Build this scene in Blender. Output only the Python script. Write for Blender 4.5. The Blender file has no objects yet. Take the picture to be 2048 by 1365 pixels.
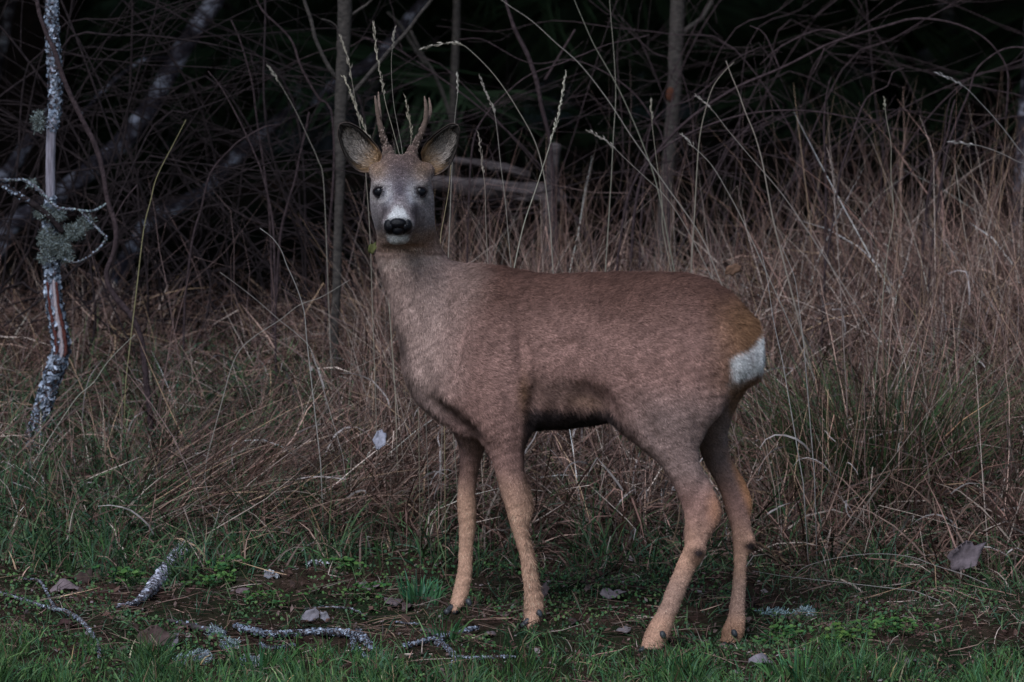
import bpy, math, random
import numpy as np
from mathutils import Vector
rng = np.random.default_rng(7)
random.seed(7)
R = math.radians
sc = bpy.context.scene
COL = sc.collection

# ------------------------------------------------------------------ camera
CAM = np.array([0.0, -13.0, 1.2]); FPX = 13000.0; PITCH = math.atan(0.62/13.0)
cam_d = bpy.data.cameras.new('camera'); cam = bpy.data.objects.new('camera', cam_d); COL.objects.link(cam)
cam.location = CAM; cam.rotation_euler = (math.pi/2-PITCH, 0, 0)
cam_d.sensor_width = 36; cam_d.lens = FPX/2048*36; cam_d.clip_end = 400; cam_d.clip_start = .1
cam_d.dof.use_dof = True; cam_d.dof.focus_distance = 13.0; cam_d.dof.aperture_fstop = 7.5
sc.camera = cam
# ------------------------------------------------------------------ dusk light
w = bpy.data.worlds.new("World"); sc.world = w; w.use_nodes = True
nt = w.node_tree; bg = nt.nodes['Background']
sky = nt.nodes.new('ShaderNodeTexSky'); sky.sky_type = 'NISHITA'; sky.sun_disc = False
SUN_EL, SUN_AZ = R(47), R(206)          # direction the light comes from: behind the camera, left
sky.sun_elevation = SUN_EL; sky.sun_rotation = SUN_AZ
sky.air_density = 1.2; sky.dust_density = 0.6; sky.ozone_density = 2.0
nt.links.new(sky.outputs[0], bg.inputs[0]); bg.inputs[1].default_value = 0.042
sl = bpy.data.lights.new('sun', 'SUN'); sl.energy = 1.5; sl.angle = R(38); sl.color = (.90, .93, 1.0)
sun = bpy.data.objects.new('sun', sl); COL.objects.link(sun)
sd = Vector((math.sin(SUN_AZ)*math.cos(SUN_EL), math.cos(SUN_AZ)*math.cos(SUN_EL), math.sin(SUN_EL)))
sun.rotation_euler = (-sd).to_track_quat('-Z', 'Y').to_euler(); sun.location = sd*20
sc.view_settings.view_transform = 'Standard'; sc.view_settings.look = 'None'
sc.view_settings.gamma = 1; sc.view_settings.use_curve_mapping = False
sc.view_settings.exposure = 1.05
sc.cycles.max_bounces = 4; sc.cycles.diffuse_bounces = 1
sc.cycles.use_denoising = True

# ------------------------------------------------------------------ helpers
def P(u, v, Y):
    u = np.asarray(u, float); v = np.asarray(v, float); Y = np.asarray(Y, float)
    dx = (u-1024)/FPX; dz = -(v-682.5)/FPX
    cp, sp = math.cos(PITCH), math.sin(PITCH)
    wy = cp+dz*sp; wz = -sp+dz*cp
    t = (Y-CAM[1])/wy
    return np.stack(np.broadcast_arrays(dx*t, Y+0*t, CAM[2]+wz*t), -1)
def UV(p):
    d = p-CAM; cp, sp = math.cos(PITCH), math.sin(PITCH)
    f = d[..., 1]*cp-d[..., 2]*sp; up = d[..., 1]*sp+d[..., 2]*cp
    return 1024+d[..., 0]/f*FPX, 682.5-up/f*FPX
HOOF = []
def ground(x, y):
    x = np.asarray(x, float); y = np.asarray(y, float)
    crest = 0.235+0.035*np.clip(x, -1.5, 1.5)
    z = np.where(y < -1, -.12+(y+1)*.028, np.where(y < .65, y*.12, .078+(np.minimum(y, 2.3)-.65)*crest))
    z = z+np.where(y > 2.3, (np.minimum(y, 4.5)-2.3)*-.05+np.maximum(y-4.5, 0)*.035, 0)
    z = z-.022*np.clip(x, -2, 3)
    z = z+.012*np.sin(x*3.1+y*2.3)+.008*np.sin(x*7.7-y*5.1+1)+.006*np.sin(x*13+y*17)
    for hx_, hy_, hz_ in HOOF: z = z+hz_*np.exp(-((x-hx_)**2+(y-hy_)**2)/.0064)
    far = np.clip((y-4)/6, 0, 1)
    return z+far*(.12*np.sin(x*.9+y*.7)+.1*np.sin(x*.37-y*.5))
def ground_hit(u, v):
    lo, hi = -12.0, 2.3
    for _ in range(40):
        m = (lo+hi)/2; p = P(u, v, m)
        if p[2] > ground(p[0], m): lo = m
        else: hi = m
    p = P(u, v, lo); return p
def tag(o, label=None, cat=None, group=None, kind=None):
    if label: o['label'] = label
    if cat: o['category'] = cat
    if group: o['group'] = group
    if kind: o['kind'] = kind
    return o
class MB:
    def __init__(s): s.V = []; s.T = []; s.Q = []; s.C = []; s.n = 0
    def add(s, V, T=None, Q=None, C=None):
        V = np.asarray(V, float).reshape(-1, 3)
        if T is not None and len(T): s.T.append(np.asarray(T).reshape(-1, 3)+s.n)
        if Q is not None and len(Q): s.Q.append(np.asarray(Q).reshape(-1, 4)+s.n)
        if C is None: C = (1, 1, 1)
        C = np.asarray(C, float)
        if C.ndim == 1: C = np.tile(C[:3], (len(V), 1))
        s.V.append(V); s.C.append(C[:, :3]); s.n += len(V); return s
    def mesh(s, name, mat, smooth=True):
        V = np.concatenate(s.V); C = np.concatenate(s.C)
        T = np.concatenate(s.T) if s.T else np.zeros((0, 3), int); Q = np.concatenate(s.Q) if s.Q else np.zeros((0, 4), int)
        me = bpy.data.meshes.new(name); me.vertices.add(len(V)); me.vertices.foreach_set('co', V.astype(np.float32).ravel())
        li = np.concatenate([T.ravel(), Q.ravel()]).astype(np.int32)
        me.loops.add(len(li)); me.loops.foreach_set('vertex_index', li)
        ls = np.concatenate([np.arange(len(T))*3, len(T)*3+np.arange(len(Q))*4]).astype(np.int32)
        me.polygons.add(len(ls)); me.polygons.foreach_set('loop_start', ls)
        me.polygons.foreach_set('use_smooth', np.full(len(ls), smooth))
        me.update(calc_edges=True); me.validate()
        if len(me.vertices) == len(V):
            a = me.color_attributes.new('col', 'FLOAT_COLOR', 'POINT')
            a.data.foreach_set('color', np.concatenate([C, np.ones((len(C), 1))], 1).astype(np.float32).ravel())
        me.materials.append(mat); return me
    def build(s, name, mat, parent=None, smooth=True, origin=None):
        if origin is None and parent is None: origin = np.concatenate(s.V).mean(0)*[1, 1, 0]+[0, 0, np.concatenate(s.V)[:, 2].min()]
        if parent is not None and origin is None: origin = np.array(parent.matrix_world.translation if parent.parent is None else parent.parent.location)*0+ORG.get(parent.name, np.zeros(3))
        s.V = [v-origin for v in s.V]
        me = s.mesh(name, mat, smooth)
        o = bpy.data.objects.new(name, me); COL.objects.link(o)
        if parent is not None: o.parent = parent
        else: o.location = origin
        ORG[o.name] = np.array(origin)
        return o
ORG = {}
def empty(name, loc, label, cat, group=None):
    o = bpy.data.objects.new(name, None); COL.objects.link(o); o.location = loc; o.empty_display_size = .05
    ORG[o.name] = np.array(loc, float); return tag(o, label, cat, group)

def nz(n, lo, hi): return rng.uniform(lo, hi, n)
def resample(pts, step):
    pts = np.asarray(pts, float); k = pts.shape[1]
    if len(pts) > 2:      # catmull-rom
        out = []
        pp = np.vstack([2*pts[0]-pts[1], pts, 2*pts[-1]-pts[-2]])
        for i in range(1, len(pp)-2):
            d = np.linalg.norm(pp[i+1, :3]-pp[i, :3]); m = max(2, int(d/step)+1)
            t = np.linspace(0, 1, m, endpoint=False)[:, None]
            p0, p1, p2, p3 = pp[i-1], pp[i], pp[i+1], pp[i+2]
            out.append(.5*((2*p1)+(-p0+p2)*t+(2*p0-5*p1+4*p2-p3)*t**2+(-p0+3*p1-3*p2+p3)*t**3))
        out.append(pts[-1:]); return np.concatenate(out)
    d = np.linalg.norm(pts[1, :3]-pts[0, :3]); m = max(2, int(d/step)+1)
    t = np.linspace(0, 1, m)[:, None]; return pts[0]*(1-t)+pts[1]*t
def tube(pts, rad, n=8, rough=0.0, seed=0, cap=True):
    pts = np.asarray(pts, float); rad = np.broadcast_to(np.asarray(rad, float), (len(pts),))
    T = np.gradient(pts, axis=0); T /= np.linalg.norm(T, axis=1)[:, None]+1e-9
    ref = np.array([.31, .92, .2]) if abs(T[:, 1]).mean() < .8 else np.array([1., .1, .1])
    A = np.cross(T, ref); A /= np.linalg.norm(A, axis=1)[:, None]+1e-9; B = np.cross(T, A)
    th = np.arange(n)/n*2*math.pi
    rr = rad[:, None]*np.ones((1, n))
    if rough:
        g = np.random.default_rng(seed); rr = rr*(1+rough*g.normal(size=rr.shape))
    V = pts[:, None]+rr[..., None]*(np.cos(th)[None, :, None]*A[:, None]+np.sin(th)[None, :, None]*B[:, None])
    i = np.arange(len(pts)-1)[:, None]*n; j = np.arange(n)[None]; k = (j+1) % n
    Q = np.stack([i+j, i+k, i+n+k, i+n+j], -1).reshape(-1, 4)
    V = V.reshape(-1, 3); Tt = None
    if cap:
        c0, c1 = len(V), len(V)+1; V = np.vstack([V, pts[0]-T[0]*rad[0]*.4, pts[-1]+T[-1]*rad[-1]*.4])
        a = np.arange(n); b = (a+1) % n; L = (len(pts)-1)*n
        Tt = np.concatenate([np.stack([b, a, 0*a+c0], -1), np.stack([L+a, L+b, 0*a+c1], -1)])
    return V, Tt, Q
def trace(uvw, Y, step=.02):
    """list of (u, v, width px[, dY]) at depth Y -> points, radii (metres)"""
    a = [(list(q)+[0]*(4-len(q))) for q in uvw]
    pts = np.array([np.append(P(q[0], q[1], Y+q[3]), q[2]/2/FPX*(Y+q[3]+13)) for q in a])
    r = resample(pts, step); return r[:, :3], r[:, 3]

def vnoise(p, s, seed=0):
    g = np.random.default_rng(seed); out = 0; amp = 1
    for o in range(3):
        for _ in range(4):
            d = g.normal(size=3); d /= np.linalg.norm(d); out = out+amp*np.sin(p@d*s*6.28*(g.uniform(.7, 1.4))+g.uniform(0, 6.28)); 
        s *= 2.1; amp *= .55
    return out/4

# ------------------------------------------------------------------ materials
def mat(name, build, rough=.7, spec=.2):
    m = bpy.data.materials.new(name); m.use_nodes = True; n = m.node_tree; b = n.nodes['Principled BSDF']
    b.inputs['Roughness'].default_value = rough; b.inputs['Specular IOR Level'].default_value = spec
    build(n, b); return m
def N(n, t, **k):
    x = n.nodes.new(t)
    for a, v in k.items(): setattr(x, a, v)
    return x
def noise(n, scale, detail=5, rough=.6, vec=None, dist=0):
    x = N(n, 'ShaderNodeTexNoise'); x.inputs['Scale'].default_value = scale; x.inputs['Detail'].default_value = detail
    x.inputs['Roughness'].default_value = rough; x.inputs['Distortion'].default_value = dist
    if vec is None: vec = N(n, 'ShaderNodeTexCoord').outputs['Object']
    n.links.new(vec, x.inputs['Vector']); return x.outputs['Fac']
def ramp(n, fac, stops):
    r = N(n, 'ShaderNodeValToRGB'); e = r.color_ramp.elements
    while len(e) < len(stops): e.new(.5)
    for i, (p, c) in enumerate(stops): e[i].position = p; e[i].color = (*c, 1) if len(c) == 3 else c
    n.links.new(fac, r.inputs[0]); return r.outputs[0]
def mixc(n, fac, a, b, mode='MIX'):
    x = N(n, 'ShaderNodeMix', data_type='RGBA', blend_type=mode)
    for s, v in ((x.inputs[0], fac), (x.inputs[6], a), (x.inputs[7], b)):
        if isinstance(v, (int, float)): s.default_value = v
        elif isinstance(v, tuple): s.default_value = (*v, 1)
        else: n.links.new(v, s)
    return x.outputs[2]
def bump(n, b, h, strength, dist):
    x = N(n, 'ShaderNodeBump'); x.inputs['Strength'].default_value = strength; x.inputs['Distance'].default_value = dist
    n.links.new(h, x.inputs['Height']); n.links.new(x.outputs[0], b.inputs['Normal'])
def attr(n): return N(n, 'ShaderNodeAttribute', attribute_name='col').outputs['Color']
def stretch(n, s):
    m = N(n, 'ShaderNodeMapping'); m.inputs['Scale'].default_value = s
    n.links.new(N(n, 'ShaderNodeTexCoord').outputs['Object'], m.inputs[0]); return m.outputs[0]

def m_attr(scale=60, amt=.35, bs=0, bd=.002):
    def f(n, b):
        t = noise(n, scale); g = ramp(n, t, [(.25, (1-amt,)*3), (.75, (1+amt,)*3)])
        n.links.new(mixc(n, 1.0, attr(n), g, 'MULTIPLY'), b.inputs['Base Color'])
        if bs: bump(n, b, noise(n, scale*2), bs, bd)
    return f
def m_coat(n, b):
    v = stretch(n, (.55, 1, 1)); t = noise(n, 210, 5, .75, v, 1.2); g = ramp(n, t, [(.34, (.52,)*3), (.5, (1,)*3), (.68, (1.28,)*3)])
    g2 = ramp(n, noise(n, 28, 4, .6), [(.35, (.82,)*3), (.65, (1.15,)*3)])
    n.links.new(mixc(n, 1.0, mixc(n, 1.0, attr(n), g, 'MULTIPLY'), g2, 'MULTIPLY'), b.inputs['Base Color'])
M_FUR = mat('fur_strands', m_coat, .85, .12)
M_SKIN = mat('deer_coat', m_attr(220, .45, .6, .003), .9, .05)
M_GRASS = mat('grass_blades', m_attr(40, .3), .55, .25)
M_STALK = mat('dry_stalk', m_attr(90, .3), .5, .3)
M_SPRUCE = mat('spruce_needles', m_attr(8, .4), .8, .1)
M_LEAF = mat('dead_leaf', m_attr(90, .35, .5, .002), .75, .15)
M_LICHEN = mat('lichen', m_attr(140, .45), .9, .05)
def f_wet(n, b): b.inputs['Base Color'].default_value = (.006, .006, .008, 1)
M_EYE = mat('eye', f_wet, .06, .14)
def f_nose(n, b):
    b.inputs['Base Color'].default_value = (.004, .004, .006, 1); v = N(n, 'ShaderNodeTexVoronoi'); v.inputs['Scale'].default_value = 420
    n.links.new(N(n, 'ShaderNodeTexCoord').outputs['Object'], v.inputs['Vector']); bump(n, b, v.outputs['Distance'], .5, .0015)
M_NOSE = mat('moist_nose', f_nose, .42, .22)
def f_horn(n, b):
    n.links.new(ramp(n, noise(n, 90, vec=stretch(n, (1, 1, .25))), [(.3, (.05, .03, .022)), (.7, (.17, .11, .085))]), b.inputs['Base Color']); bump(n, b, noise(n, 300, vec=stretch(n, (1, 1, .2))), .9, .003)
M_HORN = mat('antler', m_attr(300, .5, .9, .003), .6, .2)
def f_hoof(n, b): n.links.new(ramp(n, noise(n, 120), [(.3, (.015, .017, .02)), (.8, (.07, .075, .085))]), b.inputs['Base Color'])
M_HOOF = mat('hoof', f_hoof, .45, .3)
def f_soil(n, b):
    a = ramp(n, noise(n, 9, 8, .7), [(.3, (.015, .008, .006)), (.52, (.05, .028, .021)), (.75, (.11, .068, .052))])
    g = ramp(n, noise(n, 3.2, 6), [(.42, (0, 0, 0)), (.6, (1, 1, 1))])
    n.links.new(mixc(n, g, a, (.018, .028, .012)), b.inputs['Base Color']); bump(n, b, noise(n, 45, 8, .7), 1, .02)
M_SOIL = mat('soil', f_soil, .95, .1)
def bark(base1, base2, sc1=30, st=(1, 1, .2), b_=.9, bd=.006):
    def f(n, b):
        v = stretch(n, st); n.links.new(ramp(n, noise(n, sc1, 8, .65, v), [(.32, base1), (.68, base2)]), b.inputs['Base Color'])
        bump(n, b, noise(n, sc1*1.5, 8, .7, v), b_, bd)
    return f
M_BARK_GREY = mat('grey_smooth_bark', bark((.024, .021, .020), (.085, .073, .066), 70, (1, 1, 2.0)), .8, .15)
M_BARK_DARK = mat('dark_bark', bark((.008, .006, .007), (.035, .024, .026), 60, (1, 1, 1)), .8, .15)
M_BARK_PURPLE = mat('purplish_twig_bark', bark((.02, .012, .014), (.075, .05, .054), 90, (1, 1, 1)), .7, .2)
M_WOOD_GREY = mat('weathered_wood', bark((.10, .085, .10), (.50, .47, .56), 60, (1, 1, .08)), .8, .15)
M_LOG = mat("rotten_wood", bark((.02, .015, .016), (.10, .085, .088), 50, (.15, 1, 1)), .9, .1)
def f_birch(n, b):
    v = stretch(n, (1, 1, 1.6)); a = ramp(n, noise(n, 12, 8, .75, v), [(.40, (.015, .011, .015)), (.52, (.06, .05, .065)), (.64, (.50, .50, .60))])
    n.links.new(a, b.inputs['Base Color']); bump(n, b, noise(n, 30, 6, .6, v), .5, .01)
M_BIRCH = mat('birch_bark', f_birch, .8, .15)
def f_lbark(n, b):
    t = noise(n, 110, 7, .7); a = ramp(n, t, [(.4, (.05, .035, .035)), (.5, (.16, .15, .17)), (.6, (.40, .43, .50))])
    n.links.new(a, b.inputs['Base Color']); bump(n, b, t, 1, .01)
M_LBARK = mat('lichened_bark', f_lbark, .9, .1)

for hu, hv, hyy in ((1058, 1254, -.055), (905, 1226, .06), (1298, 1307, -.19), (1455, 1303, -.055)):   # small humps and dips where the feet stand
    hp = P(hu, hv, hyy); HOOF.append((hp[0], hyy, 0.0)); _d = float(hp[2]-ground(hp[0], hyy)); HOOF[-1] = (hp[0], hyy, _d); print('hoof', round(_d, 3))
# ------------------------------------------------------------------ deer body as a signed field
H = .0036
GX = np.arange(-.32, .545, H); GY = np.arange(-.33, .30, H); GZ = np.arange(-.02, .99, H)
F = np.full((len(GX), len(GY), len(GZ)), 1.0, np.float32)
def sl3(lo, hi):
    a = [np.searchsorted(g, l) for g, l in zip((GX, GY, GZ), lo)]; b = [np.searchsorted(g, h) for g, h in zip((GX, GY, GZ), hi)]
    return tuple(slice(max(i, 0), max(j, 0)) for i, j in zip(a, b))
def grid(s): return GX[s[0]][:, None, None], GY[s[1]][None, :, None], GZ[s[2]][None, None, :]
def smin(s, f, k):
    a = F[s]; f = f.astype(np.float32)
    if k <= 0: F[s] = np.minimum(a, f); return
    h = np.maximum(k-np.abs(a-f), 0)/k; F[s] = np.minimum(a, f)-h*h*k*.25
def smooth_interp(x, xs, ys, sig):
    g = np.linspace(xs[0]-3*sig, xs[-1]+3*sig, 1200); y = np.interp(g, xs, ys)
    d = g[1]-g[0]; m = int(3*sig/d)
    if m < 1: return np.interp(x, xs, ys)
    k = np.exp(-.5*((np.arange(-m, m+1)*d)/sig)**2); k /= k.sum()
    y = np.convolve(np.pad(y, m, 'edge'), k, 'valid'); return np.interp(x, g, y)
def loft_z(st, k, sig=.012, pw=2.0, sh=0.0):
    """stations (v, ul, ur, yc, hy) by height"""
    st = sorted(st, key=lambda q: -q[0]); a = []
    for v, l, r, yc, hy in st:
        pl, pr = P(l, v, yc), P(r, v, yc); q = sh*min(1, max(0, (v-860)/60)); a.append((pl[2], pl[0]+q, pr[0]-q, yc, hy-q))
    a = np.array(a); z = a[:, 0]
    mg = .09; s = sl3((a[:, 1].min()-mg, (a[:, 3]-a[:, 4]).min()-mg, z[0]-mg), (a[:, 2].max()+mg, (a[:, 3]+a[:, 4]).max()+mg, z[-1]+mg))
    X, Y, Z = grid(s); zc = np.clip(GZ[s[2]], z[0], z[-1]); I = [smooth_interp(zc, z, a[:, c], sig)[None, None, :] for c in (1, 2, 3, 4)]
    hx = (I[1]-I[0])/2; cx = (I[0]+I[1])/2; hy = I[3]
    q = (np.abs((X-cx)/hx)**pw+np.abs((Y-I[2])/hy)**pw)**(1/pw)
    f = (q-1)*np.minimum(hx, hy); dz = np.abs(Z-zc[None, None, :])
    f = np.where(dz > 0, np.sqrt(np.maximum(f, 0)**2+dz**2)+np.minimum(f, 0)*0, f)
    smin(s, f, k)
def loft_x(st, k, sig=.02):
    """stations (u, top, bot, yc, hy) along the body; width is greatest a little above the middle"""
    a = []
    for u, t, b, yc, hy in st:
        pt, pb = P(u, t, yc), P(u, b, yc); a.append((pt[0], pb[2], pt[2], yc, hy))
    a = np.array(a); x = a[:, 0]; mg = .09
    s = sl3((x[0]-mg, -.33, a[:, 1].min()-mg), (x[-1]+mg, .3, a[:, 2].max()+mg))
    X, Y, Z = grid(s); xc = np.clip(GX[s[0]], x[0], x[-1]); I = [smooth_interp(xc, x, a[:, c], sig)[:, None, None] for c in (1, 2, 3, 4)]
    cz = (I[0]*.5+I[1]*.5); hz = (I[1]-I[0])/2; hy = I[3]
    t = (Z-cz)/hz
    yy = (Y-I[2])/hy
    yy = yy*(1+.10*t)           # pear shaped: narrower towards the spine
    q = np.sqrt(yy**2+t**2)
    f = (q-1)*np.minimum(hz, hy); dx = np.abs(X-xc[:, None, None])
    f = np.where(dx > 0, np.sqrt(np.maximum(f, 0)**2+dx**2), f)
    smin(s, f, k)
def ell(u, v, y, rx, ry, rz, k, rot=0.0, tilt=0.0):
    """ellipsoid; rot turns it in the x-z plane, tilt about x"""
    c = P(u, v, y); m = max(rx, ry, rz)+.07; s = sl3(c-m, c+m); X, Y, Z = grid(s); X = X-c[0]; Y = Y-c[1]; Z = Z-c[2]
    if rot: X, Z = X*math.cos(rot)+Z*math.sin(rot), -X*math.sin(rot)+Z*math.cos(rot)
    if tilt: Y, Z = Y*math.cos(tilt)+Z*math.sin(tilt), -Y*math.sin(tilt)+Z*math.cos(tilt)
    q = np.sqrt((X/rx)**2+(Y/ry)**2+(Z/rz)**2); smin(s, (q-1)*min(rx, ry, rz), k)
def cone(p, r0, q, r1, k):
    p, q = np.asarray(p), np.asarray(q); m = max(r0, r1)+.07; s = sl3(np.minimum(p, q)-m, np.maximum(p, q)+m); X, Y, Z = grid(s)
    d = q-p; L = d@d; t = np.clip(((X-p[0])*d[0]+(Y-p[1])*d[1]+(Z-p[2])*d[2])/L, 0, 1)
    dist = np.sqrt((X-p[0]-t*d[0])**2+(Y-p[1]-t*d[1])**2+(Z-p[2]-t*d[2])**2); smin(s, dist-(r0+(r1-r0)*t), k)

def ax(u): return np.interp(u, [800, 1000, 1300, 1530], [.055, .035, -.03, -.07])   # body axis: rump nearer the camera
body = [(836, 640, 740, .05, .045), (860, 575, 785, .05, .07), (900, 533, 822, .045, .088), (950, 528, 845, .04, .1), (1000, 535, 856, .035, .106),
        (1050, 541, 860, .025, .11), (1100, 546, 857, .015, .115), (1150, 549, 856, .0, .118), (1200, 548, 850, -.01, .118), (1250, 545, 838, -.02, .113),
        (1300, 543, 815, -.03, .108), (1350, 545, 790, -.037, .105), (1400, 553, 780, -.045, .103), (1450, 575, 775, -.055, .096), (1485, 600, 775, -.062, .084),
        (1504, 625, 764, -.067, .066), (1517, 652, 748, -.07, .043)]
loft_x(body, .02)
# neck
loft_z([(400, 775, 858, .03, .045), (450, 762, 866, .035, .05), (490, 752, 880, .04, .056), (520, 756, 896, .045, .06), (560, 766, 925, .048, .066), (600, 776, 945, .05, .072),
        (640, 787, 965, .05, .08), (680, 799, 985, .05, .088), (715, 811, 990, .048, .09), (750, 829, 990, .045, .085), (785, 856, 985, .04, .07)], .03, .016)
# brisket ridge running down to the forelegs
ell(868, 765, .03, .062, .05, .035, .04, rot=-.75)
ell(905, 812, .03, .07, .06, .032, .04, rot=-.55)
# shoulder masses, near and far
ell(965, 700, -.045, .075, .05, .145, .05, rot=-.18)
ell(1000, 790, -.055, .062, .042, .075, .04, rot=.1)
ell(940, 700, .13, .06, .04, .14, .05)
# near foreleg
loft_z([(760, 955, 1044, -.05, .042), (800, 950, 1048, -.055, .044), (840, 955, 1049, -.055, .042), (870, 963, 1050, -.055, .038), (900, 976, 1050, -.055, .034), (938, 986, 1052, -.055, .030), (988, 997, 1055, -.055, .026),
        (1020, 1007, 1056, -.052, .025), (1056, 1019, 1055, -.05, .022), (1090, 1029, 1063, -.05, .0175), (1123, 1038, 1072, -.048, .0165), (1160, 1044, 1079, -.045, .0165), (1190, 1047, 1086, -.042, .019),
        (1215, 1048, 1089, -.04, .021), (1232, 1047, 1082, -.045, .019), (1252, 1043, 1074, -.055, .018)], .03, .0045, sh=.0034)
ell(1050, 1005, -.05, .012, .014, .03, .02)
# far foreleg
loft_z([(780, 905, 985, .10, .04), (830, 907, 980, .10, .038), (887, 914, 975, .10, .032), (930, 913, 966, .10, .028), (955, 912, 960, .10, .026), (988, 912, 957, .098, .025), (1022, 914, 956, .095, .024), (1056, 917, 952, .092, .019),
        (1089, 916, 949, .09, .017), (1123, 912, 947, .088, .0165), (1157, 908, 945, .085, .018), (1184, 902, 942, .08, .02), (1207, 896, 932, .07, .019), (1224, 894, 916, .06, .016)], .028, .0045, sh=.0034)
# near haunch and hind leg
ell(1330, 720, -.10, .11, .055, .13, .06, rot=.25)
ell(1300, 800, -.125, .062, .042, .09, .05, rot=.5)
loft_z([(740, 1240, 1450, -.09, .06), (780, 1236, 1450, -.10, .058), (820, 1241, 1438, -.11, .054), (857, 1259, 1402, -.115, .048), (895, 1286, 1393, -.12, .043), (932, 1314, 1404, -.122, .038), (969, 1340, 1424, -.125, .032),
        (1007, 1359, 1441, -.128, .028), (1029, 1364, 1446, -.13, .026), (1051, 1367, 1440, -.132, .024), (1081, 1366, 1422, -.136, .023), (1111, 1357, 1413, -.142, .022), (1137, 1347, 1397, -.146, .019), (1175, 1332, 1377, -.152, .018),
        (1212, 1316, 1361, -.158, .019), (1242, 1300, 1350, -.162, .022), (1268, 1287, 1342, -.168, .022), (1290, 1281, 1330, -.178, .021), (1305, 1281, 1316, -.19, .016)], .03, .0045, sh=.0036)
ell(1392, 1102, -.15, .018, .02, .022, .012)
# far hind leg
loft_z([(760, 1395, 1500, .0, .045), (800, 1395, 1478, .005, .042), (842, 1396, 1460, .012, .036), (880, 1393, 1456, .015, .032), (913, 1397, 1462, .015, .028), (951, 1418, 1484, .012, .026), (980, 1434, 1499, .01, .024), (1007, 1445, 1506, .008, .023),
        (1029, 1450, 1504, .005, .022), (1051, 1459, 1505, .0, .021), (1089, 1461, 1500, -.005, .018), (1137, 1463, 1497, -.012, .017), (1193, 1458, 1495, -.02, .018), (1231, 1454, 1493, -.028, .021), (1260, 1441, 1492, -.035, .021), (1287, 1437, 1484, -.045, .02), (1300, 1440, 1470, -.055, .015)], .025, .0045, sh=.0036)
ell(1498, 1083, -.005, .012, .016, .02, .01)
def carve(u, v, y, rx, ry, rz, k, rot=0.0):
    c = P(u, v, y); m = max(rx, ry, rz)+.07; s = sl3(c-m, c+m); X, Y, Z = grid(s); X = X-c[0]; Y = Y-c[1]; Z = Z-c[2]
    X, Z = X*math.cos(rot)+Z*math.sin(rot), -X*math.sin(rot)+Z*math.cos(rot)
    f = -((np.sqrt((X/rx)**2+(Y/ry)**2+(Z/rz)**2)-1)*min(rx, ry, rz)).astype(np.float32); a = F[s]; h = np.maximum(k-np.abs(a-f), 0)/k; F[s] = np.maximum(a, f)+h*h*k*.25
carve(1135, 815, -.15, .095, .062, .062, .015, rot=-.14)       # hollow between elbow and flank fold
carve(1066, 808, -.118, .018, .05, .048, .016)
carve(835, 725, -.075, .012, .03, .05, .02, rot=.35)           # hollow at the throat base
carve(890, 822, -.07, .07, .03, .010, .02, rot=-.62)           # crease along the brisket
carve(1402, 975, -.172, .006, .016, .05, .018, rot=-.4)        # tendon groove above the hock
# rump patch bulge and tail stub
ell(1474, 712, -.075, .040, .05, .05, .03)
ell(1425, 1012, -.135, .014, .018, .030, .012, rot=.35); ell(1386, 1062, -.14, .018, .020, .03, .010, rot=-.2)
carve(1412, 1030, -.17, .007, .014, .03, .012, rot=-.3)
# head
HY = -.01
loft_z([(316, 782, 822, HY+.02, .035), (324, 772, 832, HY+.018, .045), (335, 760, 844, HY+.012, .052), (348, 750, 856, HY+.008, .056), (371, 744, 862, HY, .062), (397, 744, 866, HY-.01, .06), (424, 745, 868, HY-.01, .058), (450, 748, 868, HY-.005, .055), (470, 756, 864, HY, .045), (484, 770, 850, HY+.01, .035)], .03, .012)
cone(P(801, 360, HY-.03), .043, P(797, 442, HY-.115), .0255, .03)          # nasal bridge down to the nose
cone(P(801, 400, HY-.02), .048, P(797, 462, HY-.105), .022, .03)           # muzzle underside
ell(796, 449, HY-.125, .029, .02, .021, .012)                              # nostrils area
ell(796, 476, HY-.105, .021, .024, .013, .012)                             # chin
ell(761, 368, HY-.048, .014, .016, .010, .012); ell(840, 368, HY-.048, .014, .016, .010, .012)   # brows
cone(P(777, 318, HY), .013, P(775, 300, HY-.002), .010, .012); cone(P(823, 318, HY), .013, P(825, 300, HY-.002), .010, .012)  # pedicles
cone(P(770, 350, HY+.01), .024, P(753, 342, HY+.018), .016, .02); cone(P(836, 350, HY+.01), .024, P(853, 342, HY+.018), .016, .02)  # ear roots

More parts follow.
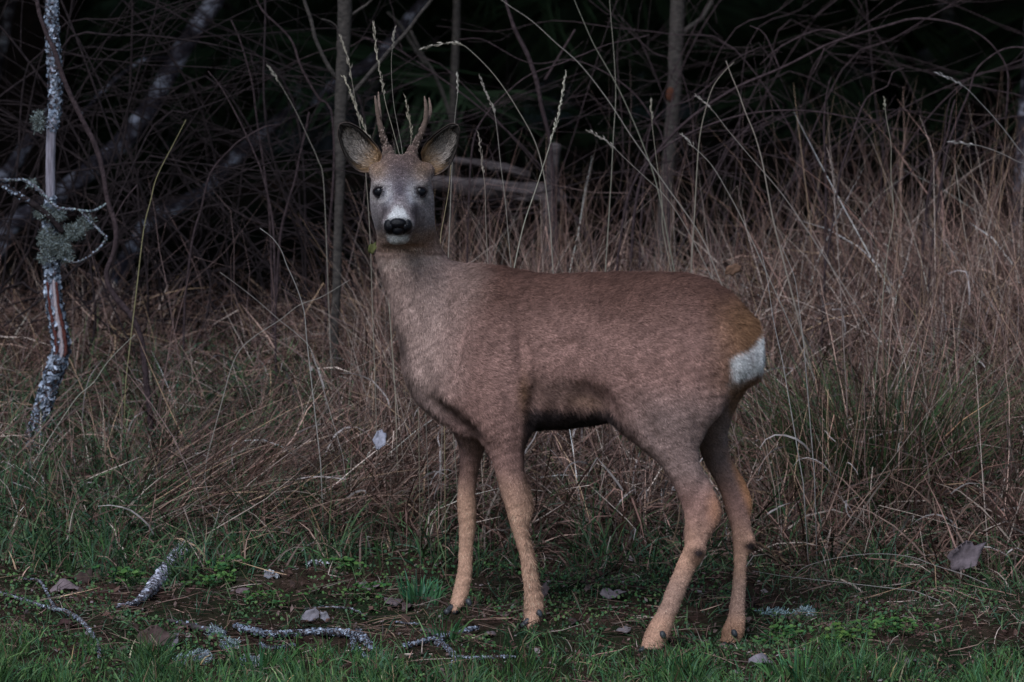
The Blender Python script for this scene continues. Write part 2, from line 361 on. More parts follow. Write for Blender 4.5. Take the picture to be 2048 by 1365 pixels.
def groove(u, v, rx, rz, depth, rot=0.0):
    c = P(u, v, -.08); col = F[np.searchsorted(GX, c[0]), :, np.searchsorted(GZ, c[2])]; ys = GY[np.argmax(col < 0)]; carve(u, v, ys-.012, rx, .012+depth, rz, .012, rot)
groove(918, 670, .014, .085, .0035, -.2); groove(1040, 690, .013, .075, .003, .12); groove(1236, 735, .013, .075, .004, .3); groove(1305, 870, .010, .06, .0015, .55)
groove(1100, 700, .05, .012, .002, .3); groove(1372, 1045, .006, .03, .003, -.1); groove(1345, 650, .07, .016, .002, -.35)
def surface_nets(F):
    S = F < 0; dims = np.array(F.shape); ids = []; pts = []; quads = []
    def lin(i, j, k): return (i*dims[1]+j)*dims[2]+k
    for axis in range(3):
        a = [slice(None)]*3; b = [slice(None)]*3; a[axis] = slice(0, -1); b[axis] = slice(1, None)
        I = np.argwhere(S[tuple(a)] != S[tuple(b)]); J = I.copy(); J[:, axis] += 1
        f0 = F[tuple(I.T)]; f1 = F[tuple(J.T)]; t = f0/(f0-f1); p = I.astype(float); p[:, axis] += t
        o1, o2 = [x for x in range(3) if x != axis]; cells = []
        for d1, d2 in ((0, 0), (-1, 0), (-1, -1), (0, -1)):
            c = I.copy(); c[:, o1] += d1; c[:, o2] += d2; c = lin(*c.T); cells.append(c); ids.append(c); pts.append(p)
        q = np.stack(cells, 1); flip = S[tuple(I.T)] ^ (axis == 1); q[~flip] = q[~flip][:, ::-1]; quads.append(q)
    ids = np.concatenate(ids); pts = np.concatenate(pts); Q = np.concatenate(quads)
    u, inv = np.unique(ids, return_inverse=True); cnt = np.bincount(inv)
    V = np.stack([np.bincount(inv, pts[:, c])/cnt for c in range(3)], 1)
    return V, np.searchsorted(u, Q)
V, Q = surface_nets(F); V = V*H+np.array([GX[0], GY[0], GZ[0]])
Ed = np.concatenate([Q[:, [0, 1]], Q[:, [1, 2]], Q[:, [2, 3]], Q[:, [3, 0]]])
def lap(V, it):
    n = len(V)
    for _ in range(it):
        c = np.bincount(Ed[:, 0], minlength=n)+np.bincount(Ed[:, 1], minlength=n)
        s = np.stack([np.bincount(Ed[:, 0], V[Ed[:, 1], k], n)+np.bincount(Ed[:, 1], V[Ed[:, 0], k], n) for k in range(3)], 1)
        V = V*.4+.6*s/c[:, None]
    return V
V = lap(V, 4)
def vnormals(V, Q):
    fn = np.cross(V[Q[:, 2]]-V[Q[:, 0]], V[Q[:, 3]]-V[Q[:, 1]]); n = np.stack([sum(np.bincount(Q[:, c], fn[:, k], len(V)) for c in range(4)) for k in range(3)], 1)
    return n/(np.linalg.norm(n, axis=1)[:, None]+1e-12), np.linalg.norm(fn, axis=1)/2
VN, FA = vnormals(V, Q)
dm = (.0028*np.sin(vnoise(V*[1, 1, .8], 7, 31)*1.6)+.0009*vnoise(V, 38, 32))*np.where((UV(V)[1] < 505) & (UV(V)[0] < 900), .15, 1); V = V+VN*dm[:, None]; VN, FA = vnormals(V, Q)
print('deer verts', len(V), 'area', FA.sum(), 'vol sign', (V*VN).sum())

def sst(x, a, b): t = np.clip((x-a)/(b-a), 0, 1); return t*t*(3-2*t)
C_BACK = np.array([.135, .070, .055]); C_FLANK = np.array([.335, .193, .163]); C_NECK = np.array([.44, .305, .265]); C_TAN = np.array([.60, .355, .25])
C_RUST = np.array([.24, .125, .065]); C_WHITE = np.array([.84, .82, .83]); C_BELLY = np.array([.11, .07, .058]); C_DARK = np.array([.03, .022, .022])
def coat(p, nrm):
    u, v = UV(p); y = p[:, 1]; n1 = vnoise(p, 6, 1); n2 = vnoise(p, 22, 2)
    def mx(c, d, a): a = np.clip(a, 0, 1)[:, None]; return c*(1-a)+np.asarray(d)*a
    c = np.tile(C_FLANK, (len(p), 1))
    top = np.interp(u, [850, 1050, 1300, 1400, 1500], [520, 540, 542, 552, 620])
    c = mx(c, C_BACK, 1-sst(v-top+n1*18, 10, 175))
    c = mx(c, C_NECK, (1-sst(u+.25*(v-600)+n1*12, 880, 985))*.9)
    c = mx(c, np.array([.31, .225, .205]), sst(u, 1180, 1320)*sst(v, 740, 850)*(1-sst(v, 930, 1010))*.7)
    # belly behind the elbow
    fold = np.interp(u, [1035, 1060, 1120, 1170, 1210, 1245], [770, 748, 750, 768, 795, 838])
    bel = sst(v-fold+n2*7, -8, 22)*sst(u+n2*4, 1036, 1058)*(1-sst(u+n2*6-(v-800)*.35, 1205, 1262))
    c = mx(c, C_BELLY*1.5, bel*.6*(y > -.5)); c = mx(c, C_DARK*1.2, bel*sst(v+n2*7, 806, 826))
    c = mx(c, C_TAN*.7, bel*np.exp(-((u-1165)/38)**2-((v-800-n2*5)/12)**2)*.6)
    c = mx(c, C_RUST*.9, np.exp(-((u-1042)/12)**2-((v-785)/38)**2)*.75)
    # brisket fold and throat notch: crease shade painted into the coat colour
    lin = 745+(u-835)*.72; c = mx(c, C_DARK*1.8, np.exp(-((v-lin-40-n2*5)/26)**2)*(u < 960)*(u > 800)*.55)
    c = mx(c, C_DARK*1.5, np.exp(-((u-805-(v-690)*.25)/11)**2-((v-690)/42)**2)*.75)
    c = mx(c, np.array([.50, .37, .32]), np.exp(-((v-522-(u-800)*-.1)/12)**2)*(u < 880)*.7); c = mx(c, C_BACK*1.5, np.exp(-((u-905+(v-560)*.0)/16)**2-((v-560)/60)**2)*.25)
    # legs
    leg = sst(v+n1*16, 905, 1040)*(u < 1180); c = mx(c, C_TAN, leg)
    leg = sst(v+n1*16+(u-1380)*.0, 1000, 1120)*(u >= 1180); c = mx(c, C_TAN*np.array([.97, .95, .95]), leg)
    hind = (u > 1180)
    c = mx(c, np.array([.25, .19, .175]), hind*sst(v, 1120, 1180)*(1-sst(v, 1215, 1250))*.45)
    c = mx(c, C_TAN*np.array([.95, .8, .7]), hind*np.exp(-((u-1432)/18)**2-((v-1015)/40)**2)*.8)       # hock point
    c = mx(c, C_TAN*np.array([1, .8, .6]), (y > -.05)*hind*sst(u-(v-900)*.38, 1440, 1462)*sst(v, 880, 930))
    c = mx(c, C_BACK*.9, (y > -.06)*hind*(1-sst(u-(v-900)*.38, 1440, 1462))*sst(v, 850, 890)*(1-sst(v, 960, 1010))*.3)
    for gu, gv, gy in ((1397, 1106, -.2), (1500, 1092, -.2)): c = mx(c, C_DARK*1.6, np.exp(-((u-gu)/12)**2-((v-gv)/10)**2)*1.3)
    c = mx(c, C_RUST*.75, hind*sst(v, 1225, 1270)*(y > -.1)*.6)
    # rump
    d = (u-1500)*.62+(v-690)*.25
    edge = 655-(u-1530)*.70
    rp = sst(u, 1385, 1500)*sst(v+n2*7, 560, 640)*(1-sst(v, 760, 830)); c = mx(c, C_RUST, rp*.85*(1-sst(v-edge, 40, 110)))
    wh = sst(v-edge+n2*6, 2, 22)*sst(u+.9*(745-v)*0+n2*5, 1452, 1470)*(1-sst(v+(1530-u)*-.55+n2*6, 722, 748))
    c = mx(c, C_WHITE, wh); c = mx(c, np.array([.35, .30, .30]), wh*np.exp(-((u-1500)/8)**2-((v-715)/26)**2)*.5)
    c = mx(c, C_RUST*.9, (u > 1455)*sst(v, 748, 765)*(1-sst(v, 815, 850))*.7)
    # head
    hd = (1-sst(v+n2*5, 478, 518))*(u < 885)*(y < .075)
    uc = (u-799)
    h = np.tile(np.array([.27, .225, .23]), (len(p), 1))
    h = mx(h, np.array([.16, .11, .095]), (1-sst(v+n2*6, 325, 368))); h = mx(h, np.array([.33, .20, .13]), np.exp(-((np.abs(uc)-46)/14)**2-((v-338)/14)**2)*.8); h = mx(h, np.array([.085, .062, .065]), np.exp(-(uc/26)**2-((v-340)/24)**2)*.8)
    h = mx(h, np.array([.33, .235, .18]), np.exp(-((np.abs(uc)-42)/16)**2-((v-350)/17)**2)*.65)
    h = mx(h, np.array([.58, .58, .64]), np.exp(-((np.abs(uc)-26)/12)**2-((v-392)/20)**2)*.9)
    h = mx(h, np.array([.075, .065, .085]), np.exp(-(uc/14)**2-((v-380)/24)**2)*.85)
    h = mx(h, np.array([.055, .04, .048]), np.exp(-((np.abs(uc)-29)/9)**2-((v-420)/17)**2)*.8)
    h = mx(h, np.array([.31, .27, .28]), sst(np.abs(uc), 34, 46)*sst(v, 380, 400)*.7)
    h = mx(h, C_WHITE*1.1, (1-sst(np.abs(uc+2+n2*2)-(5+np.clip(v-415, 0, 40)*.62), -2, 6))*sst(v+n2*5, 404, 424)*(1-sst(v, 446, 452))*.97)
    h = mx(h, np.array([.31, .215, .17]), sst(v+.25*np.abs(uc), 462, 480)*.7)
    h = mx(h, np.array([.20, .105, .065]), sst(v+(uc/60)**2*22+n2*4, 476, 502)*.6)
    h = mx(h, C_WHITE*1.0, (1-sst(np.abs(uc+3), 17, 24))*sst(v, 469, 473)*(1-sst(v+n2*2, 485, 491))*(y < -.05))
    h = mx(h, C_DARK*.25, (1-sst(np.abs(uc+3), 22, 30))*sst(v-np.abs(uc+3)*.1, 434, 440)*(1-sst(v+np.abs(uc+3)*.12, 468, 474))*(y < -.06))
    h = h*np.exp(.5*vnoise(p, 170, 12)*.8+.25*vnoise(p, 90, 13))[:, None]
    for eu in (760, 840): h = mx(h, np.array([.50, .44, .42]), np.exp(-((np.hypot(u-eu, v-385)-18)/3.5)**2)*.7)
    for eu in (760, 840): h = mx(h, C_DARK, np.exp(-((u-eu)/13.5)**4-((v-384)/13)**4)*.95)
    c = mx(c, h, hd)
    c = mx(c, np.array([.21, .115, .07]), np.exp(-((v-497-.0*u)/9)**2)*(np.abs(u-805) < 60)*(y < .06)*.25)
    sh = 1+.10*n2+.07*vnoise(p, 60, 5)
    return np.clip(c*sh[:, None], .004, .9)
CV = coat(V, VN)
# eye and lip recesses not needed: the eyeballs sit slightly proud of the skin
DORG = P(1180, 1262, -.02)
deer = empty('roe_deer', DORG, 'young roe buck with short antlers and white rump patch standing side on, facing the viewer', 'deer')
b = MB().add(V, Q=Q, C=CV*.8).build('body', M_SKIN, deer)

# fur: hundreds of thousands of short strands lying along the coat
def flow(p, nrm):
    u, v = UV(p); f = np.tile(np.array([1., .0, -.35]), (len(p), 1))
    neck = np.clip((1000-u-(v-520)*.15)/130, 0, 1)[:, None]; f = f*(1-neck)+np.array([.25, 0, -1.])*neck
    leg = sst(v, 780, 880)[:, None]; f = f*(1-leg)+np.array([.1, -.1, -1.])*leg
    hn = (sst(u, 1220, 1330)*sst(v, 620, 780))[:, None]; f = f*(1-hn)+np.array([.75, .0, -.75])*hn
    hd = ((v < 492) & (u < 885) & (p[:, 1] < .06)); c = P(797, 450, -.12)
    g = p-c; f[hd] = g[hd]
    rp = ((u > 1440) & (v > 640) & (v < 770)); f[rp] = np.array([.55, .1, -.8])
    f = f+.28*rng.normal(size=f.shape); f = f-(f*nrm).sum(1)[:, None]*nrm; return f/(np.linalg.norm(f, axis=1)[:, None]+1e-9)
def fur(nh):
    pr = FA*1.0; fc = V[Q].mean(1); fu, fv = UV(fc); pr = pr*np.where((fv < 500) & (fu < 890), 2.6, 1)*np.where(VN[Q[:, 0], 1] < .1, 1.7, .6)
    fi = rng.choice(len(Q), nh, p=pr/pr.sum()); a, b_ = rng.random(nh)[:, None], rng.random(nh)[:, None]
    q = Q[fi]; mixv = lambda A: (A[q[:, 0]]*(1-a)+A[q[:, 1]]*a)*(1-b_)+(A[q[:, 3]]*(1-a)+A[q[:, 2]]*a)*b_
    p = mixv(V); n = mixv(VN); n /= np.linalg.norm(n, axis=1)[:, None]; u, v = UV(p)
    L = np.full(nh, .0105); L = np.where((v < 495) & (u < 885), .0055, L); L = L*np.interp(v, [800, 980], [1, .55]); L = np.where((u > 1440) & (v > 630) & (v < 800), .012, L)
    L = np.where((u > 1050) & (u < 1260) & (v > 780), .015, L); L = np.where((u < 985) & (u > 800) & (v > 730) & (v < 880), .014, L)
    L = L*nz(nh, .6, 1.3); t = flow(p, n); sd = np.cross(n, t)
    w_ = np.where(L < .007, .00042, .0007)*nz(nh, .7, 1.3); lift = np.where((u > 1470) & (v > 640) & (v < 790), nz(nh, .15, .5), nz(nh, .08, .30))
    tip = p+t*(L*np.cos(lift))[:, None]+n*(L*np.sin(lift))[:, None]+sd*(L*rng.normal(size=nh)*.12)[:, None]
    A = p-sd*w_[:, None]-n*.0008; B = p+sd*w_[:, None]-n*.0008; c = mixv(CV)
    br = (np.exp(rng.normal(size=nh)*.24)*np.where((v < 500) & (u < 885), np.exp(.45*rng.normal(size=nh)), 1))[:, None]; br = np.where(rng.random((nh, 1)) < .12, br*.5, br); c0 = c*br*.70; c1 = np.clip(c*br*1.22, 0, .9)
    Vv = np.stack([A, B, tip], 1).reshape(-1, 3); Cc = np.stack([c0, c0, c1], 1).reshape(-1, 3)
    return MB().add(Vv, T=np.arange(nh*3).reshape(-1, 3), C=Cc)
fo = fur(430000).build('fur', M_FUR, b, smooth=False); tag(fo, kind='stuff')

# ---- the other parts of the deer
U_, V_ = UV(V)
def skin_y(u, v, r=4.0):
    m = (U_-u)**2+(V_-v)**2 < r*r; return V[m, 1].min()
def ball(c, r, n=14, m=9):
    th = np.arange(n)/n*2*math.pi; ph = np.linspace(0, math.pi, m+2)
    X = np.stack([np.outer(np.sin(ph), np.cos(th)), np.outer(np.cos(ph), np.ones(n)), np.outer(np.sin(ph), np.sin(th))], -1)
    i = np.arange(m+1)[:, None]*n; j = np.arange(n)[None]; k = (j+1) % n
    return X.reshape(-1, 3)*np.asarray(r)+np.asarray(c), np.stack([i+j, i+n+j, i+n+k, i+k], -1).reshape(-1, 4)
for eu, sg in ((759.5, -1), (840.5, 1)):
    yy = skin_y(eu, 385); c = P(eu, 384.5, yy+.0078); Vb, Qb = ball(c, (.0122, .0100, .0116), 28, 18)
    eye = MB().add(Vb, Q=Qb).build('eye', M_EYE, deer)
    lid = MB()
    for top in (1, -1):
        a = np.linspace(0, math.pi, 14)
        pts = np.stack([c[0]+np.cos(a)*.0130, c[1]-.0072+.004*np.abs(np.cos(a))+0*a, c[2]+top*np.sin(a)*(.0096 if top > 0 else .0098)], 1)
        Vt, Tt, Qt = tube(pts, .0019 if top > 0 else .0013, 6); lid.add(Vt, Tt, Qt, C=(.02, .016, .018))
    lid.build('eyelid', M_SKIN, eye)
nose = MB()
yn = skin_y(796, 447)
for u, v, rx, rz, ry, dy in ((796, 447.5, .0175, .0115, .012, .0055), (779, 452, .0115, .0145, .011, .0115), (813, 452, .0115, .0145, .011, .0115), (796, 459, .0125, .0125, .010, .008)):
    Vb, Qb = ball(P(u, v, yn+dy), (rx, ry, rz), 22, 14); nose.add(Vb, Q=Qb)
no = nose.build('nose', M_NOSE, deer)
for u in (781, 811):
    Vb, Qb = ball(P(u, 455, yn-.0038), (.0042, .002, .0056), 12, 8); MB().add(Vb, Q=Qb).build('nostril', M_EYE, no)
# ears
def ear(sgn, base_u, base_l, tip, up, lo, name='ear'):
    """up / lo: pixel outlines from base to tip of the upper and the lower edge"""
    ns, ntt = 26, 17
    cu = resample(np.array([(*q, 0.0) for q in [base_u]+up+[tip]]), 3.0)[:, :2]; cl = resample(np.array([(*q, 0.0) for q in [base_l]+lo+[tip]]), 3.0)[:, :2]
    def arc(c): d = np.r_[0, np.cumsum(np.linalg.norm(np.diff(c, axis=0), axis=1))]; d /= d[-1]; t = np.linspace(0, 1, ns); return np.stack([np.interp(t, d, c[:, 0]), np.interp(t, d, c[:, 1])], 1)
    A, B = arc(cu), arc(cl); t = np.linspace(0, 1, ntt); s_ = np.linspace(0, 1, ns)
    uv = A[:, None]*(1-t)[None, :, None]+B[:, None]*t[None, :, None]
    prof = np.sin(np.pi*t)[None, :]**.8*np.sin(np.pi*np.clip(s_*.86+.12, 0, 1))[:, None]
    ydep = HY+.004+prof*.034-.010*s_[:, None]*(1-s_[:, None])*4*(t[None, :] > .5)*(t[None, :]-.5)+.018*(1-s_[:, None])
    Vi = P(uv[..., 0], uv[..., 1], ydep); n = len(Vi.reshape(-1, 3)); Vi = Vi.reshape(-1, 3)
    ctr = P((A[8, 0]+B[8, 0])/2, (A[8, 1]+B[8, 1])/2, HY)
    Vo = Vi+np.array([0, .0045, 0])+(Vi-ctr)*.03
    i = np.arange(ns-1)[:, None]*ntt; j = np.arange(ntt-1)[None]; Qf = np.stack([i+j, i+j+1, i+j+1+ntt, i+j+ntt], -1).reshape(-1, 4)
    e = np.minimum(np.minimum(t, 1-t)[None, :]*1.0+0*s_[:, None], (1-s_)[:, None]*.8); e = e.ravel()
    pn = vnoise(Vi, 35, 9)
    cin = np.array([.19, .15, .13])[None]*(1+.35*pn[:, None]); cin = cin*(1-.4*np.clip(prof.ravel()-.75, 0, 1)[:, None]*2)
    base_w = np.clip(1-np.repeat(s_, ntt)*3.0, 0, 1)[:, None]; cin = cin*(1-base_w)+np.array([.30, .17, .09])*base_w
    rim = (1-sst(e, .035, .085))[:, None]*np.clip(np.repeat(s_, ntt)*3.2-.3, 0, 1)[:, None]; cin = np.clip(cin*(1-rim)+np.array([.012, .010, .011])*rim, .005, 1)
    cout = np.tile([.10, .075, .065], (n, 1)); edge = [list(range(0, ntt)), ]
    m = MB().add(np.vstack([Vi, Vo]), Q=np.vstack([Qf, Qf[:, ::-1]+n] + [np.array([[a, a+n, b+n, b]]) for a, b in
        [(r*ntt, (r+1)*ntt) for r in range(ns-1)]+[((r+1)*ntt+ntt-1, r*ntt+ntt-1) for r in range(ns-1)]+[(c+1, c) for c in range(ntt-1)]]), C=np.vstack([cin, cout]))
    eo = m.build('ear', M_SKIN, deer)
    # inner hairs sweep from the middle channel towards the rims
    nh = 2600; si = rng.random(nh)**.9*.86+.02; ti = rng.beta(1.6, 1.6, nh)*.9+.05
    def at(s1, t1):
        a = s1*(ns-1); r0 = np.clip(a.astype(int), 0, ns-2); fa = (a-r0)[:, None]; bb = t1*(ntt-1); c0 = np.clip(bb.astype(int), 0, ntt-2); fb = (bb-c0)[:, None]
        G = Vi.reshape(ns, ntt, 3); return (G[r0, c0]*(1-fa)+G[r0+1, c0]*fa)*(1-fb)+(G[r0, c0+1]*(1-fa)+G[r0+1, c0+1]*fa)*fb
    p0 = at(si, ti); s2 = np.clip(si+nz(nh, .06, .24), 0, .98); t2 = np.clip(ti+np.sign(ti-.5+.12*rng.normal(size=nh))*nz(nh, .02, .2), .04, .96); p2 = at(s2, t2)
    off = np.array([0, -.004, 0]); p1 = (p0+p2)/2+off*1.5; p2 = p2+off*.8; p0 = p0+off*.1
    d = p2-p0; sd = np.cross(d, [0, 1, 0]); sd /= np.linalg.norm(sd, axis=1)[:, None]+1e-9; ww = nz(nh, .0003, .0006)[:, None]
    Vh = np.stack([p0-sd*ww, p0+sd*ww, p1-sd*ww*.8, p1+sd*ww*.8, p2], 1).reshape(-1, 3); k = np.arange(nh)[:, None]*5
    ch = np.exp(rng.normal(size=nh)*.3)[:, None]*np.array([.36, .31, .28]); ch = np.where((rng.random(nh) < .22)[:, None], ch*.3, ch)
    dk = ((np.minimum(t2, 1-t2) < .1) | (s2 > .93))[:, None]; ch = np.where(dk, ch*.12, ch)
    hb = np.clip(1-si*3.2, 0, 1)[:, None]; ch = np.clip(ch*(1-hb)+np.array([.36, .22, .12])*hb*np.exp(rng.normal(size=nh)*.2)[:, None], 0, .8)
    ho = MB().add(Vh, T=np.concatenate([k+[0, 1, 2], k+[1, 3, 2], k+[2, 3, 4]]), C=np.repeat(ch, 5, 0)).build('ear_hair', M_FUR, eo, smooth=False); tag(ho, kind='stuff')
ear(-1, (764, 312), (757, 345), (680, 250), [(757, 297), (745, 282), (722, 259), (702, 248), (690, 246)], [(742, 344), (724, 345), (706, 335), (690, 313), (679, 283), (676, 264)])
ear(1, (842, 306), (850, 347), (915, 252), [(849, 290), (860, 277), (877, 263), (895, 251), (906, 248)], [(862, 352), (880, 347), (900, 331), (912, 303), (918, 272), (918, 260)])
# antlers: knobbly base (coronet and pearls) rising into a forked beam
def antler(beam, tine):
    a = MB(); g = np.random.default_rng(int(beam[0][0]))
    p, r = trace(beam, HY, .003); f = np.clip(1-np.arange(len(p))/len(p)*1.9, .15, 1); r = r*(1+.16*f*g.normal(size=len(r)))
    Vt, Tt, Qt = tube(p, r, 12, .07, 3); zc = (Vt[:, 2]-p[0, 2])/(p[-1, 2]-p[0, 2])
    def cc(V_, zz): zz = np.clip(zz, 0, 1)[:, None]; return np.array([.04, .026, .022])*(1-zz)+np.array([.22, .155, .125])*zz
    a.add(Vt, Tt, Qt, C=cc(Vt, zc)); q, r2 = trace(tine, HY, .003); Vt2, Tt2, Qt2 = tube(q, r2, 10, .06, 5); a.add(Vt2, Tt2, Qt2, C=cc(Vt2, (Vt2[:, 2]-p[0, 2])/(p[-1, 2]-p[0, 2])))
    for _ in range(170):
        k = int(abs(g.normal())*.2*len(p)); k = min(k, len(p)-4); th = g.uniform(0, 6.28); rr = r[k]
        c = p[k]+np.array([math.cos(th)*rr, math.sin(th)*rr, g.normal()*.002]); s_ = g.uniform(.0011, .0025)
        Vb, Qb = ball(c, (s_, s_, s_*1.5), 6, 3); a.add(Vb, Q=Qb, C=np.array([.13, .095, .08])*g.uniform(.3, 2.4))
    for k in range(26):
        th = k/26*6.28; c = p[1]+np.array([math.cos(th)*r[1]*1.25, math.sin(th)*r[1]*1.25, g.normal()*.0015]); Vb, Qb = ball(c, (.0028, .0028, .0032), 6, 4); a.add(Vb, Q=Qb, C=np.array([.15, .11, .09])*g.uniform(.5, 1.6))
    a.build('antler', M_HORN, deer)
antler([(777, 309, 17), (773, 294, 14), (766.5, 274, 12.5), (761, 254, 11.5), (757.5, 238, 10), (754.5, 220, 8, -.004), (752, 204, 6, -.008), (750, 192, 2.5, -.01)], [(759, 247, 8, .004), (760, 232, 7.5, .01), (758.5, 212, 6, .018), (757.5, 197, 4.5, .022), (757, 184, 2, .024)])
antler([(822, 310, 17), (829, 296, 14), (836, 280, 12.5), (845, 261, 12), (850.5, 243, 11), (852.5, 225, 9, -.004), (851.5, 208, 7, -.008), (849, 193, 2.5, -.01)], [(851, 248, 8, .004), (858, 235, 8, .01), (861, 222, 7, .016), (860, 208, 5.5, .02), (858, 196, 2.5, .022)])
# cloven hooves and dew claws
def hoof(u, v, y, du=3, s=.86):
    for q in (-1, 1):
        pts = [P(u+8, v-9, y+.006), P(u+2+q*1.5, v-1, y), P(u-du+q*2, v+4, y-.008)]
        Vt, Tt, Qt = tube(resample(np.array(pts)+np.array([q*.006, q*.004, 0]), .004), np.linspace(.0085, .0035, 12)[:len(resample(np.array(pts), .004))]*s if False else .0075*s, 10)
        MB().add(Vt, Tt, Qt).build('hoof', M_HOOF, deer)
for q in ((1056, 1249, -.058), (903, 1222, .058), (1293, 1300, -.185), (1450, 1297, -.058)): hoof(*q)
for u, v in ((1079, 1228), (1326, 1271), (1469, 1268), (938, 1206)):
    m_ = (U_-u)**2+(V_-v)**2 < 40; y0 = V[m_, 1].min() if m_.any() else 0
    p0 = P(u-3, v-7, y0+.004); p1 = P(u+3, v+6, y0-.005); Vt, Tt, Qt = tube(np.linspace(p0, p1, 6), [.004, .0058, .0062, .0058, .0045, .0015], 10); MB().add(Vt, Tt, Qt).build('dewclaw', M_HOOF, deer)

# ------------------------------------------------------------------ ground sheet
def axis(parts): return np.unique(np.concatenate([np.linspace(a, b, n) for a, b, n in parts]))
gx = axis([(-60, -6, 30), (-6, -1.6, 40), (-1.6, 1.6, 190), (1.6, 6, 40), (6, 60, 30)]); gy = axis([(-40, -3, 30), (-3, -1, 20), (-1, 2.6, 200), (2.6, 12, 120), (12, 90, 60)])
Xg, Yg = np.meshgrid(gx, gy); Zg = ground(Xg, Yg)
fine = np.exp(-np.clip(np.abs(Yg-.3)-1.2, 0, 9)*2)*(np.abs(Xg) < 2); Zg = Zg+fine*.006*rng.normal(size=Zg.shape)
i = np.arange(len(gy)-1)[:, None]*len(gx)+np.arange(len(gx)-1)[None]; Qg = np.stack([i, i+1, i+1+len(gx), i+len(gx)], -1).reshape(-1, 4)
tag(MB().add(np.stack([Xg, Yg, Zg], -1), Q=Qg).build('ground', M_SOIL, origin=np.zeros(3)), kind='structure')

# ------------------------------------------------------------------ blades
def blades(m, pos, L, w, az, tilt, curl, col, K=4, kink=0.0, twist=.7, tipw=.12, wander=.18):
    n = len(pos); s = L/K; ang = tilt.copy(); a2 = az.copy(); p = pos.copy(); pts = [p]; dirs = []
    kk = rng.integers(1, K+1, n); kd = (rng.random(n) < kink)*nz(n, .5, 2.2)*rng.choice([-1, 1], n, p=[.15, .85])
    for k in range(K):
        ang = ang+curl/K*(.5+k/K)+np.where(kk == k, kd, 0)+rng.normal(size=n)*wander*.35; a2 = a2+rng.normal(size=n)*wander
        d = np.stack([np.sin(ang)*np.cos(a2), np.sin(ang)*np.sin(a2), np.cos(ang)], 1); dirs.append(d); p = p+d*s[:, None]; pts.append(p)
    tw = rng.random(n)*twist*math.pi-twist*math.pi/2+math.pi*.0; rows = []; cols = []
    for k in range(K+1):
        d = dirs[min(k, K-1)]; side = np.cross(d, [.05, 1., .1]); side /= np.linalg.norm(side, axis=1)[:, None]+1e-6; nn = np.cross(d, side)
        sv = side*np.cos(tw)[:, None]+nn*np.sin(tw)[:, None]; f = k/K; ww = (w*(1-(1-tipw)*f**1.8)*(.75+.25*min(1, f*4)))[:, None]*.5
        rows += [pts[k]-sv*ww, pts[k]+sv*ww]; c = col*(.82+.3*f); cols += [c, c]  # darker towards the base: shade of the gaps put into the blade colour
    V = np.stack(rows, 1).reshape(-1, 3); C = np.stack(cols, 1).reshape(-1, 3); b0 = np.arange(n)[:, None]*2*(K+1)
    Q = np.concatenate([b0+2*k+np.array([0, 1, 3, 2]) for k in range(K)]); m.add(V, Q=Q, C=np.clip(C, 0, .9)); return pts[-1]
DRY = np.array([[.32, .215, .18], [.18, .105, .09], [.55, .46, .42], [.075, .04, .034], [.26, .16, .14], [.40, .28, .19]])
def drycol(n, p=(.22, .26, .09, .29, .08, .06)): return DRY[rng.choice(6, n, p=p)]*(.66*np.exp(rng.normal(size=n)*.52))[:, None]*[.94, .90, .85]
GRN = np.array([[.040, .085, .032], [.026, .068, .038], [.062, .10, .042], [.026, .055, .026]])
def grncol(n, dead=.12):
    c = GRN[rng.integers(0, 4, n)]*np.exp(rng.normal(size=n)*.25)[:, None]; d = rng.random(n) < dead; c[d] = drycol(d.sum())*.8; return c
def on_ground(x, y, sink=.01): return np.stack([x, y, ground(x, y)-sink], 1)
def clumpy(nc, x0, x1, y0, y1, per, spread, dens=None):
    cx, cy = nz(nc, x0, x1), nz(nc, y0, y1)
    if dens is not None: k = rng.random(nc) < dens(cx, cy); cx, cy = cx[k], cy[k]
    nc = len(cx); c = np.repeat(np.arange(nc), per); r = np.abs(rng.normal(size=len(c)))*spread; t = nz(len(c), 0, 6.283)
    return cx[c]+r*np.cos(t), cy[c]+r*np.sin(t), c, nc
# tall meadow grass on the bank: height and thickness grow to the right
def hfac(x, y): return np.interp(x, [-1.2, -.75, -.45, -.25, .1, .45, .8, 1.2], [.46, .36, .42, .80, .78, .76, .92, .98])*np.interp(y, [.5, .8, 1.4, 2.4], [.5, .8, 1., .9])
def bankdens(x, y): return np.interp(x, [-1.2, -.5, -.3, .4, 1.3], [.5, .42, .8, .75, .95])*np.interp(y, [.6, .85, 1.1, 2.3, 3.0], [.12, .8, 1, .95, .35])
g = MB()
x, y, c, nc = clumpy(2300, -1.45, 1.65, .6, 2.9, 18, .03, bankdens)
n = len(x); ca = nz(nc, 0, 6.28)[c]; cl = nz(nc, .0, .55)[c]; hf = hfac(x, y)
# broad dry leaves, many kinked
blades(g, on_ground(x, y), hf*nz(n, .14, .52), nz(n, .0022, .0058), ca+rng.normal(size=n)*.9, cl+np.abs(rng.normal(size=n))*.3, nz(n, .0, 2.6), drycol(n), 5, .5)
x, y, c, nc = clumpy(1000, -1.45, 1.65, .62, 2.6, 10, .05, bankdens); n = len(x); ca = nz(nc, 0, 6.28)[c]; hf = hfac(x, y)
